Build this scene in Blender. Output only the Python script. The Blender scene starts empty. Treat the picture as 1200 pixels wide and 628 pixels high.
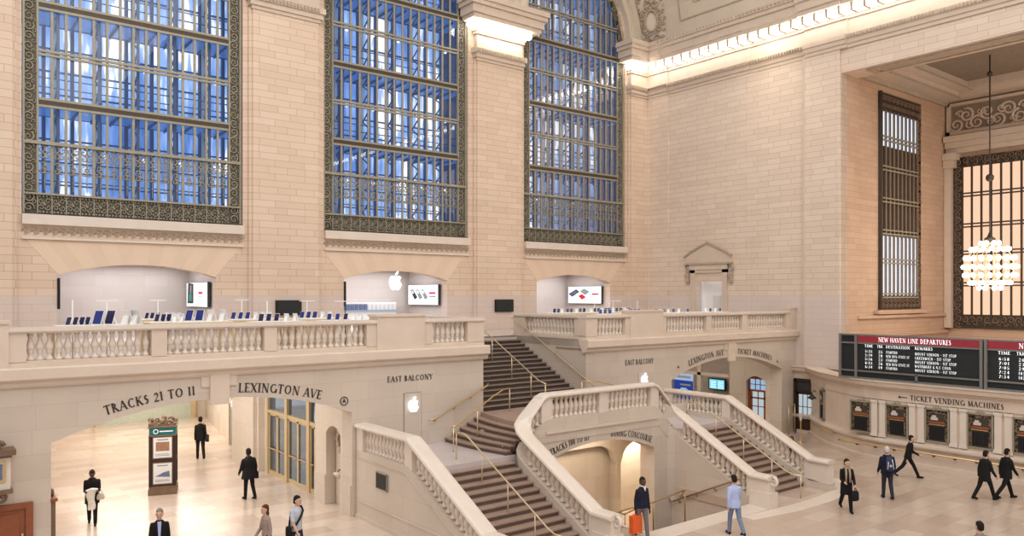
import bpy, bmesh, math, random
from mathutils import Matrix, Vector
from math import sin, cos, pi, radians, sqrt, atan2
random.seed(7)
COL = bpy.context.scene.collection

# ------------------------------------------------------------------ materials
def new_mat(name):
    m = bpy.data.materials.new(name); m.use_nodes = True
    nt = m.node_tree; b = nt.nodes['Principled BSDF']
    return m, nt, b
def N(nt, t, **kw):
    n = nt.nodes.new(t)
    for k, v in kw.items(): setattr(n, k, v)
    return n
def rgb(c): return (c[0], c[1], c[2], 1.0)
def math_node(nt, op, a, b=None, clamp=False):
    n = N(nt, 'ShaderNodeMath', operation=op, use_clamp=clamp)
    for i, v in enumerate((a, b)):
        if v is None: continue
        if isinstance(v, (int, float)): n.inputs[i].default_value = v
        else: nt.links.new(v, n.inputs[i])
    return n.outputs[0]
def mix(nt, fac, a, b, blend='MIX'):
    n = N(nt, 'ShaderNodeMix', data_type='RGBA', blend_type=blend)
    for i, v in ((0, fac), (6, a), (7, b)):
        if isinstance(v, (int, float)): n.inputs[i].default_value = v
        elif isinstance(v, tuple): n.inputs[i].default_value = rgb(v)
        else: nt.links.new(v, n.inputs[i])
    return n.outputs[2]
def noise(nt, vec, scale, detail=3, rough=.55):
    n = N(nt, 'ShaderNodeTexNoise'); n.inputs['Scale'].default_value = scale
    n.inputs['Detail'].default_value = detail; n.inputs['Roughness'].default_value = rough
    if vec is not None: nt.links.new(vec, n.inputs['Vector'])
    return n.outputs[0]
def plain(name, c, rough=.5, metal=0, var=.12, scale=6, emit=None, estr=0, bump=0):
    m, nt, b = new_mat(name)
    tc = N(nt, 'ShaderNodeTexCoord')
    f = noise(nt, tc.outputs['Object'], scale, 4)
    lo = tuple(x*(1-var) for x in c); hi = tuple(min(1, x*(1+var)) for x in c)
    nt.links.new(mix(nt, f, lo, hi), b.inputs['Base Color'])
    b.inputs['Roughness'].default_value = rough; b.inputs['Metallic'].default_value = metal
    if emit:
        b.inputs['Emission Color'].default_value = rgb(emit); b.inputs['Emission Strength'].default_value = estr
    if bump:
        bn = N(nt, 'ShaderNodeBump'); bn.inputs['Strength'].default_value = bump
        nt.links.new(noise(nt, tc.outputs['Object'], scale*6, 4), bn.inputs['Height']); nt.links.new(bn.outputs[0], b.inputs['Normal'])
    return m
def emis(name, c, s):
    m, nt, b = new_mat(name)
    b.inputs['Base Color'].default_value = rgb(tuple(x*.15 for x in c)); b.inputs['Roughness'].default_value = .4
    b.inputs['Emission Color'].default_value = rgb(c); b.inputs['Emission Strength'].default_value = s
    m.cycles.emission_sampling = 'NONE'
    return m
def stone(name, c1, c2, mortar, bw, bh, msize=.012, rough=.55, blot=.18, offset=.5, low=None, lowz=7.12, scale2=.5):
    """coursed masonry on world position, joints and block tints from a brick texture"""
    m, nt, b = new_mat(name)
    g = N(nt, 'ShaderNodeNewGeometry'); sp = N(nt, 'ShaderNodeSeparateXYZ'); nt.links.new(g.outputs['Position'], sp.inputs[0])
    u = math_node(nt, 'ADD', sp.outputs[0], sp.outputs[1])
    cb = N(nt, 'ShaderNodeCombineXYZ'); nt.links.new(u, cb.inputs[0]); nt.links.new(sp.outputs[2], cb.inputs[1])
    br = N(nt, 'ShaderNodeTexBrick'); nt.links.new(cb.outputs[0], br.inputs['Vector'])
    br.offset = offset; br.squash = .62; br.squash_frequency = 3
    for k, v in (('Color1', rgb(c1)), ('Color2', rgb(c2)), ('Mortar', rgb(mortar))): br.inputs[k].default_value = v
    for k, v in (('Scale', 1), ('Mortar Size', msize), ('Mortar Smooth', .3), ('Bias', 0), ('Brick Width', bw), ('Row Height', bh)): br.inputs[k].default_value = v
    col = br.outputs['Color']
    nz = noise(nt, g.outputs['Position'], scale2, 5)
    col = mix(nt, math_node(nt, 'MULTIPLY', nz, blot*2), col, tuple(x*.62 for x in c2))
    if low:
        t = math_node(nt, 'LESS_THAN', sp.outputs[2], lowz)
        col = mix(nt, math_node(nt, 'MULTIPLY', t, .62), col, low)
    nt.links.new(col, b.inputs['Base Color']); b.inputs['Roughness'].default_value = rough
    b.inputs['Specular IOR Level'].default_value = .3
    return m
def floor_mat():
    m, nt, b = new_mat('marble_floor_tiles')
    g = N(nt, 'ShaderNodeNewGeometry')
    br = N(nt, 'ShaderNodeTexBrick'); nt.links.new(g.outputs['Position'], br.inputs['Vector'])
    for k, v in (('Color1', (.72, .62, .53, 1)), ('Color2', (.50, .365, .29, 1)), ('Mortar', (.42, .34, .28, 1))): br.inputs[k].default_value = v
    for k, v in (('Scale', 1), ('Mortar Size', .008), ('Mortar Smooth', .2), ('Bias', -.15), ('Brick Width', 1.3), ('Row Height', .66)): br.inputs[k].default_value = v
    n1 = noise(nt, g.outputs['Position'], .6, 6, .6); n2 = noise(nt, g.outputs['Position'], 2.4, 5, .7)
    col = mix(nt, math_node(nt, 'MULTIPLY', n1, .75), br.outputs['Color'], (.63, .55, .48))
    col = mix(nt, math_node(nt, 'MULTIPLY', n2, .35), col, (.42, .31, .25))
    nt.links.new(col, b.inputs['Base Color']); b.inputs['Roughness'].default_value = .22
    b.inputs['Specular IOR Level'].default_value = .55
    return m
def pierced(name, c, scale, thr):
    """cast bronze openwork: solid tracery with see-through gaps"""
    m, nt, b = new_mat(name)
    g = N(nt, 'ShaderNodeNewGeometry')
    nz = N(nt, 'ShaderNodeTexNoise'); nz.inputs['Scale'].default_value = scale*.5; nt.links.new(g.outputs['Position'], nz.inputs['Vector'])
    va = N(nt, 'ShaderNodeVectorMath', operation='ADD'); nt.links.new(g.outputs['Position'], va.inputs[0])
    vs = N(nt, 'ShaderNodeVectorMath', operation='SCALE'); nt.links.new(nz.outputs['Color'], vs.inputs[0]); vs.inputs['Scale'].default_value = .12
    nt.links.new(vs.outputs[0], va.inputs[1])
    vo = N(nt, 'ShaderNodeTexVoronoi', feature='DISTANCE_TO_EDGE'); vo.inputs['Scale'].default_value = scale; nt.links.new(va.outputs[0], vo.inputs['Vector'])
    solid = math_node(nt, 'LESS_THAN', vo.outputs['Distance'], thr)
    f = noise(nt, g.outputs['Position'], 9, 3)
    nt.links.new(mix(nt, f, tuple(x*.55 for x in c), tuple(x*1.35 for x in c)), b.inputs['Base Color'])
    b.inputs['Metallic'].default_value = .15; b.inputs['Roughness'].default_value = .5
    nt.links.new(solid, b.inputs['Alpha'])
    return m
def glass_mat(name, tint=(1, 1, 1), refl=.10, rough=0.0, haze=0.0, hazec=(.8, .8, .95)):
    m, nt, b = new_mat(name); nt.nodes.remove(b)
    out = nt.nodes['Material Output']
    tr = N(nt, 'ShaderNodeBsdfTransparent'); tr.inputs[0].default_value = rgb(tint)
    gl = N(nt, 'ShaderNodeBsdfGlossy'); gl.inputs['Roughness'].default_value = rough
    lw = N(nt, 'ShaderNodeLayerWeight'); lw.inputs[0].default_value = .35
    fac = math_node(nt, 'ADD', math_node(nt, 'MULTIPLY', lw.outputs['Fresnel'], .3), refl, True)
    nz = N(nt, 'ShaderNodeTexCoord'); 
    fac = math_node(nt, 'MULTIPLY', fac, math_node(nt, 'ADD', math_node(nt, 'MULTIPLY', noise(nt, nz.outputs['Object'], .5), .2), .9))
    mx = N(nt, 'ShaderNodeMixShader'); nt.links.new(fac, mx.inputs[0]); nt.links.new(tr.outputs[0], mx.inputs[1]); nt.links.new(gl.outputs[0], mx.inputs[2])
    last = mx
    if haze:
        df = N(nt, 'ShaderNodeBsdfDiffuse'); df.inputs[0].default_value = rgb(hazec)
        m2 = N(nt, 'ShaderNodeMixShader'); m2.inputs[0].default_value = haze
        nt.links.new(mx.outputs[0], m2.inputs[1]); nt.links.new(df.outputs[0], m2.inputs[2]); last = m2
    nt.links.new(last.outputs[0], out.inputs[0])
    return m
def sky_pane_mat():
    """outer skin of the double window: sky and building brightness painted on as emission"""
    m, nt, b = new_mat('dusk_glow_outer_glass')
    g = N(nt, 'ShaderNodeNewGeometry')
    mp = N(nt, 'ShaderNodeMapping'); mp.inputs['Scale'].default_value = (1.1, 1, .22); nt.links.new(g.outputs['Position'], mp.inputs[0])
    n1 = noise(nt, mp.outputs[0], .8, 3); n2 = noise(nt, g.outputs['Position'], .16, 2)
    mp2 = N(nt, 'ShaderNodeMapping'); mp2.inputs['Scale'].default_value = (3.2, 1, .5); nt.links.new(g.outputs['Position'], mp2.inputs[0])
    n3 = noise(nt, mp2.outputs[0], 1.2, 2)
    s = math_node(nt, 'ADD', math_node(nt, 'MULTIPLY', n1, .6), math_node(nt, 'MULTIPLY', n2, .7))
    s = math_node(nt, 'ADD', s, math_node(nt, 'MULTIPLY', n3, .5))
    r = N(nt, 'ShaderNodeValToRGB'); nt.links.new(s, r.inputs[0])
    e = r.color_ramp.elements
    e[0].position = .62; e[0].color = (.05, .115, .32, 1); e[1].position = 1.2; e[1].color = (.92, .95, 1.0, 1)
    x = e.new(.80); x.color = (.14, .275, .62, 1)
    x = e.new(.95); x.color = (.34, .50, .83, 1)
    nt.links.new(r.outputs[0], b.inputs['Emission Color']); b.inputs['Emission Strength'].default_value = 1.1
    b.inputs['Base Color'].default_value = (.05, .1, .25, 1); b.inputs['Roughness'].default_value = .6
    m.cycles.emission_sampling = 'NONE'
    return m

M = {}
M['upper'] = stone('upper_wall_stone', (.83, .68, .56), (.765, .61, .49), (.50, .37, .285), 1.35, .295, .010, low=(.67, .60, .585))
M['upper_s'] = stone('south_wall_stone', (.83, .71, .61), (.765, .64, .54), (.50, .39, .32), 1.35, .295, .010, low=(.67, .61, .60))
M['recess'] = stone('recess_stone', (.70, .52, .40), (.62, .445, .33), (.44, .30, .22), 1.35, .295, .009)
M['alcove'] = stone('alcove_stone', (.68, .615, .58), (.645, .58, .54), (.56, .49, .46), 1.6, .5, .006)
M['lower'] = stone('balcony_limestone', (.72, .645, .57), (.665, .585, .51), (.56, .48, .41), 1.5, .62, .006, blot=.22, scale2=.8)
M['pass'] = stone('passage_limestone', (.76, .69, .61), (.70, .62, .53), (.58, .49, .41), 1.4, .9, .006, scale2=.8)
M['lime'] = plain('carved_limestone', (.70, .60, .515), .5, var=.1, scale=1.5)
M['lime_pale'] = plain('pale_polished_marble', (.74, .665, .595), .35, var=.08, scale=2)
M['cornice'] = plain('cornice_stone', (.66, .56, .47), .6, var=.1, scale=2)
M['vault'] = plain('vault_plaster', (.68, .60, .50), .7, var=.1, scale=.6)
M['voussoir'] = plain('voussoir_stone', (.79, .63, .50), .55, var=.05, scale=1)
M['voussoir2'] = plain('voussoir_stone_darker', (.765, .605, .475), .55, var=.05, scale=1)
M['relief_dark'] = plain('relief_ground', (.30, .25, .20), .8, var=.2, scale=4)
M['relief'] = plain('relief_stone', (.50, .42, .34), .7, var=.3, scale=4)
M['recline'] = plain('dark_joint', (.36, .28, .22), .8)  # plain darker brown for the joint lines
M['floor'] = floor_mat()
M['landing'] = plain('landing_marble', (.60, .55, .56), .3, var=.12, scale=1.5)
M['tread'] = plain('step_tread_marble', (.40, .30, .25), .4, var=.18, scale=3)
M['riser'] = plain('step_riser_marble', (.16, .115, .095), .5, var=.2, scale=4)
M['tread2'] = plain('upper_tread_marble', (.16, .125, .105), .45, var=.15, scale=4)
M['nosing'] = plain('pale_nosing', (.36, .29, .245), .4, var=.1, scale=4)  # paler edge strip for the upper steps
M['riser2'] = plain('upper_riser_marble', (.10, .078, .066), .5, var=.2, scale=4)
M['bronze'] = plain('weathered_bronze', (.37, .345, .275), .5, .2, var=.2, scale=5)
M['bronze_mid'] = plain('bronze_ground', (.155, .14, .11), .6, .1, var=.25, scale=6)
M['bronze_brown'] = plain('brown_bronze', (.27, .20, .15), .5, .2, var=.25, scale=6)
M['bronze_dark'] = plain('dark_bronze', (.10, .082, .066), .5, .3, var=.25, scale=6)
M['pierced'] = pierced('pierced_bronze', (.36, .34, .28), 8.5, .15)
M['pierced_dense'] = pierced('dense_pierced_bronze', (.36, .34, .27), 8.0, .16)
M['pierced_brown'] = pierced('brown_pierced_bronze', (.26, .19, .14), 6.5, .11)
M['lace'] = pierced('lace_bronze', (.40, .38, .33), 5.5, .06)
M['outer'] = sky_pane_mat()
M['steel'] = plain('blue_glow_steel', (.06, .09, .17), .5, .2, emit=(.045,.08,.17), estr=.5)  # faint blue emission stands in for dusk light on the steel
M['steel_pale'] = plain('pale_glow_steel', (.30, .38, .50), .5, .1, emit=(.25, .36, .55), estr=.25)  # emission brightens the columns in place of light falling on them
M['walk'] = plain('walkway_glow_glass', (.05, .12, .3), .3, emit=(.08, .2, .5), estr=.55)  # blue emission stands in for light coming through the slabs
M['glass'] = glass_mat('window_glass', refl=.03)
M['screenglass'] = glass_mat('guard_glass', refl=.02, haze=.06)
M['doorglass'] = glass_mat('door_glass', (.75, .83, .9), .1)
M['brass'] = plain('polished_brass', (.68, .50, .28), .3, .75, var=.1, scale=8)
M['brass_pale'] = plain('pale_brass', (.74, .62, .45), .35, .6, var=.08, scale=8)
M['frame_brass'] = plain('brass_door_frame', (.66, .54, .34), .4, .35, var=.1, scale=3)
M['wood'] = plain('mahogany_wood', (.30, .11, .055), .45, var=.2, scale=7)
M['wood_dark'] = plain('dark_walnut_wood', (.055, .032, .026), .4, var=.2, scale=7)
M['wood_mid'] = plain('carved_walnut', (.22, .15, .10), .5, var=.25, scale=7)
M['maple'] = plain('maple_table_wood', (.72, .60, .40), .4, var=.1, scale=3)
M['tabletop'] = plain('white_glow_top', (.82, .80, .78), .35, emit=(1, .98, .95), estr=.12)  # slight glow put into the white surface; the table holds no lamp
M['letter'] = plain('engraved_letter_paint', (.075, .06, .052), .7)
M['black'] = plain('black_plastic', (.012, .012, .014), .35)
M['dark'] = plain('dark_grey_metal', (.055, .06, .065), .5)
M['grey'] = plain('grey_metal', (.25, .25, .245), .4, .3)
M['board'] = plain('board_panel', (.028, .034, .036), .45)
M['flap'] = plain('flap_tile', (.035, .042, .05), .5)
M['doorlit'] = emis('dim_lit_door_glass', (.50, .58, .62), .85)
M['brass_dark'] = plain('brown_brass', (.44, .29, .16), .35, .6, var=.15, scale=8)  # browner, darker brass for the stairwell rails
M['maroon'] = plain('maroon_header', (.27, .035, .05), .5, emit=(.3, .03, .05), estr=.25)
M['white'] = plain('white_plastic', (.90, .90, .90), .35, var=.03)
M['paper'] = plain('paper', (.75, .75, .76), .6, var=.05)
M['bulb'] = emis('glowing_bulb', (1, .94, .84), 11)
M['cbulb'] = emis('chandelier_bulb', (1, .91, .78), 6)
M['lit'] = emis('white_lit_sign', (1, 1, 1), 1.6)
M['litrow'] = emis('lit_flap_text', (1, 1, 1), 1.3)
M['display'] = emis('lit_display', (1, 1, 1), 1.15)
M['warmglass'] = emis('warm_lit_glass', (.93, .62, .44), .95)
M['coolglass'] = emis('cool_lit_glass', (.66, .80, 1.0), 1.35)
M['scr_blue'] = emis('blue_device_screen', (.035, .06, .30), .5)
M['scr_dark'] = plain('dark_device_screen', (.02, .02, .06), .25, emit=(.05, .04, .16), estr=.15)
M['teal'] = plain('teal_enamel', (.02, .13, .14), .4, emit=(.02, .14, .15), estr=.15)
M['red'] = emis('red_print', (.75, .03, .06), .8)
M['orange'] = plain('orange_paper', (.80, .16, .04), .6)
M['greyprint'] = plain('grey_print', (.30, .32, .34), .6)
M['green'] = plain('green_print', (.08, .30, .26), .5)
M['brownprint'] = plain('brown_photo_print', (.35, .20, .12), .6, var=.6, scale=14)
M['blueprint'] = plain('blue_photo_print', (.16, .20, .32), .6, var=.5, scale=10)
M['adblue'] = emis('blue_poster', (.03, .08, .36), .7)
M['adpale'] = emis('pale_blue_poster', (.45, .62, .85), .7)
M['cyan'] = emis('cyan_monitor', (.16, .62, .72), .9)
M['clearpale'] = plain('greenish_glass_front', (.50, .55, .47), .3)

# ------------------------------------------------------------------ mesh builder
class MB:
    def __init__(s): s.v = []; s.f = []; s.m = []; s.smooth = set()
    def add(s, vs, fs, mi=0, smooth=False):
        o = len(s.v); s.v += [tuple(p) for p in vs]
        for f in fs:
            if smooth: s.smooth.add(len(s.f))
            s.f.append(tuple(i+o for i in f)); s.m.append(mi)
        return s
    def box(s, x0, y0, z0, x1, y1, z1, mi=0):
        x0, x1 = min(x0, x1), max(x0, x1); y0, y1 = min(y0, y1), max(y0, y1); z0, z1 = min(z0, z1), max(z0, z1)
        v = [(x0,y0,z0),(x1,y0,z0),(x1,y1,z0),(x0,y1,z0),(x0,y0,z1),(x1,y0,z1),(x1,y1,z1),(x0,y1,z1)]
        return s.add(v, [(0,3,2,1),(4,5,6,7),(0,1,5,4),(1,2,6,5),(2,3,7,6),(3,0,4,7)], mi)
    def prism(s, poly, mapf, a, b, mi=0):
        """extrude a 2-D polygon between two depths; mapf(u, v, d) gives the point"""
        n = len(poly); v = [mapf(p[0], p[1], a) for p in poly] + [mapf(p[0], p[1], b) for p in poly]
        f = [tuple(range(n-1, -1, -1)), tuple(range(n, 2*n))] + [(i, (i+1) % n, n+(i+1) % n, n+i) for i in range(n)]
        return s.add(v, f, mi)
    def bar(s, p, q, w, h=None, mi=0):
        p, q = Vector(p), Vector(q); d = (q-p); L = d.length
        if L < 1e-6: return s
        d.normalize(); up = Vector((0,0,1)) if abs(d.z) < .95 else Vector((0,1,0))
        r = d.cross(up).normalized(); u = r.cross(d); h = h or w
        v = [tuple(c + r*a*w/2 + u*b*h/2) for c in (p, q) for a, b in ((-1,-1),(1,-1),(1,1),(-1,1))]
        return s.add(v, [(3,2,1,0),(4,5,6,7),(0,1,5,4),(1,2,6,5),(2,3,7,6),(3,0,4,7)], mi)
    def tube(s, pts, r, n=8, mi=0, cap=True):
        pts = [Vector(p) for p in pts]; k = len(pts); rs = r if isinstance(r, (list, tuple)) else [r]*k
        vs = []; prev = None
        for i, p in enumerate(pts):
            d = (pts[min(i+1,k-1)] - pts[max(i-1,0)]).normalized()
            if prev is None:
                a = Vector((0,0,1)) if abs(d.z) < .9 else Vector((1,0,0)); x = d.cross(a).normalized()
            else: x = (prev - d*prev.dot(d)).normalized()
            prev = x; y = d.cross(x)
            vs += [tuple(p + (x*cos(2*pi*j/n) + y*sin(2*pi*j/n))*rs[i]) for j in range(n)]
        fs = [(i*n+j, i*n+(j+1)%n, (i+1)*n+(j+1)%n, (i+1)*n+j) for i in range(k-1) for j in range(n)]
        s.add(vs, fs, mi, True)
        if cap: 
            o = len(s.v)-len(vs)
            s.f.append(tuple(o+j for j in range(n-1,-1,-1))); s.m.append(mi)
            s.f.append(tuple(o+(k-1)*n+j for j in range(n))); s.m.append(mi)
        return s
    def lathe(s, prof, c=(0,0,0), n=12, mi=0):
        vs = [(c[0]+r*cos(2*pi*j/n), c[1]+r*sin(2*pi*j/n), c[2]+z) for r, z in prof for j in range(n)]
        k = len(prof)
        fs = [(i*n+j, i*n+(j+1)%n, (i+1)*n+(j+1)%n, (i+1)*n+j) for i in range(k-1) for j in range(n)]
        fs += [tuple(range(n-1,-1,-1)), tuple((k-1)*n+j for j in range(n))]
        return s.add(vs, fs, mi, True)
    def ball(s, c, r, n=8, k=6, mi=0, sz=1.0):
        prof = [(max(1e-4, r*sin(pi*i/k)), -r*sz*cos(pi*i/k)) for i in range(k+1)]
        return s.lathe(prof, c, n, mi)
    def sweep(s, path, prof, mi=0, closed_ends=True):
        """profile (offset to the left, height) swept along a plan path of (x, y, z)"""
        k = len(path); n = len(prof); vs = []
        for i in range(k):
            a = Vector(path[max(i-1,0)][:2]); b = Vector(path[min(i+1,k-1)][:2]); c = Vector(path[i][:2])
            d1 = (c-a).normalized() if i else (b-c).normalized(); d2 = (b-c).normalized() if i < k-1 else d1
            t = (d1+d2).normalized(); nrm = Vector((-t.y, t.x)); sc = 1/max(.5, t.dot(d1))
            for o, h in prof: vs.append((c.x+nrm.x*o*sc, c.y+nrm.y*o*sc, path[i][2]+h))
        fs = [(i*n+j, (i+1)*n+j, (i+1)*n+(j+1)%n, i*n+(j+1)%n) for i in range(k-1) for j in range(n)]
        if closed_ends: fs += [tuple(range(n)), tuple((k-1)*n+j for j in range(n-1,-1,-1))]
        return s.add(vs, fs, mi)
    def spiral(s, c, r, turns, mapf, start=0, sgn=1, thick=.05, n=22):
        pts = []; rs = []
        for i in range(n+1):
            t = i/n; a = start + sgn*turns*2*pi*t; q = r*(1-t*.86)
            pts.append(mapf(c[0]+q*cos(a), c[1]+q*sin(a), 0)); rs.append(thick*(1-.55*t))
        return s.tube(pts, rs, 5)
    def build(s, name, mat, parent=None, smooth=False, origin=None):
        me = bpy.data.meshes.new(name); vs = s.v; loc = None
        if parent is None:
            if origin is None:
                xs, ys, zs = zip(*s.v); origin = ((min(xs)+max(xs))/2, (min(ys)+max(ys))/2, min(zs))
            vs = [(x-origin[0], y-origin[1], z-origin[2]) for x, y, z in s.v]; loc = origin
        me.from_pydata(vs, [], s.f)
        mats = mat if isinstance(mat, (list, tuple)) else [mat]
        for m in mats: me.materials.append(m)
        sm = [smooth or (i in s.smooth) for i in range(len(s.f))]
        me.polygons.foreach_set('use_smooth', sm); me.polygons.foreach_set('material_index', s.m); me.update()
        bm = bmesh.new(); bm.from_mesh(me); bmesh.ops.recalc_face_normals(bm, faces=bm.faces); bm.to_mesh(me); bm.free()
        o = bpy.data.objects.new(name, me); COL.objects.link(o)
        if loc: o.location = loc
        if parent is not None: adopt(o, parent)
        return o
def world_of(o):
    m = Matrix.Translation(o.location) @ o.rotation_euler.to_matrix().to_4x4()
    if o.parent: m = world_of(o.parent) @ o.matrix_parent_inverse @ m
    return m
def adopt(o, parent):
    o.parent = parent; o.matrix_parent_inverse = world_of(parent).inverted()
def thing(name, label, cat, loc=(0,0,0), group=None, rz=0):
    o = bpy.data.objects.new(name, None); COL.objects.link(o); o.location = loc; o.rotation_euler = (0,0,rz)
    o.empty_display_size = .2
    return tag(o, label, cat, group)
def tag(o, label, cat, group=None):
    o['label'] = label; o['category'] = cat
    if group: o['group'] = group
    return o
def struct(name, mb, mat):
    o = mb.build(name, mat); o['kind'] = 'structure'; return o
def struct_empty(name, loc):
    o = bpy.data.objects.new(name, None); COL.objects.link(o); o.location = loc; o['kind'] = 'structure'; return o
def dup(root, loc, rz=None, label=None):
    r = root.copy(); COL.objects.link(r); r.location = loc
    if rz is not None: r.rotation_euler = (0,0,rz)
    if label: r['label'] = label
    for ch in list(root.children):
        c = ch.copy(); COL.objects.link(c); c.parent = r
        for g in list(ch.children):
            d = g.copy(); COL.objects.link(d); d.parent = c
    return r
def sh(o, loc, parent):
    """another child that shares the mesh of o"""
    c = o.copy(); COL.objects.link(c); c.parent = parent; c.matrix_parent_inverse = world_of(parent).inverted(); c.location = loc
    return c
# plane maps: u runs to the right as seen from the hall, v up, d out of the wall into the hall
def onY(Y): return lambda u, v, d: (u, Y-d, v)
def onX(X): return lambda u, v, d: (X-d, u, v)      # u is world Y here
def strips(mb, mapf, u0, u1, v0, v1, d0, d1, openings, mi=0, nseg=14):
    """wall slab with openings (ua, ub, vbottom, vtop or function of u)"""
    cuts = {round(u0,4), round(u1,4)}
    for ua, ub, vb, vt in openings:
        cuts |= {round(max(u0,ua),4), round(min(u1,ub),4)}
        if callable(vt): cuts |= {round(ua+(ub-ua)*i/nseg,4) for i in range(1,nseg)}
    cuts = sorted(c for c in cuts if u0-1e-6 <= c <= u1+1e-6)
    for a, b in zip(cuts, cuts[1:]):
        if b-a < 1e-4: continue
        m = (a+b)/2; ops = sorted([o for o in openings if o[0] < m < o[1]], key=lambda o: o[2])
        lo = (v0, v0)
        for o in ops:
            t = o[3]; ta, tb = (t(a), t(b)) if callable(t) else (t, t)
            if o[2] > lo[0]+1e-3: mb.prism([(a,lo[0]),(b,lo[1]),(b,o[2]),(a,o[2])], mapf, d0, d1, mi)
            lo = (ta, tb)
        if v1 > min(lo)+1e-3: mb.prism([(a,lo[0]),(b,lo[1]),(b,max(v1, lo[1])),(a,max(v1, lo[0]))], mapf, d0, d1, mi)
    return mb
def seg_arch(ua, ub, vs, rise):
    """segmental arch soffit height as a function of u"""
    h = (ub-ua)/2; R = (h*h+rise*rise)/(2*rise); c = (ua+ub)/2; vc = vs+rise-R
    return lambda u: vc + sqrt(max(0, R*R-(u-c)**2))
def seg_circle(ua, ub, vs, rise):
    h = (ub-ua)/2; R = (h*h+rise*rise)/(2*rise); return ((ua+ub)/2, vs+rise-R, R)

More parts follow.
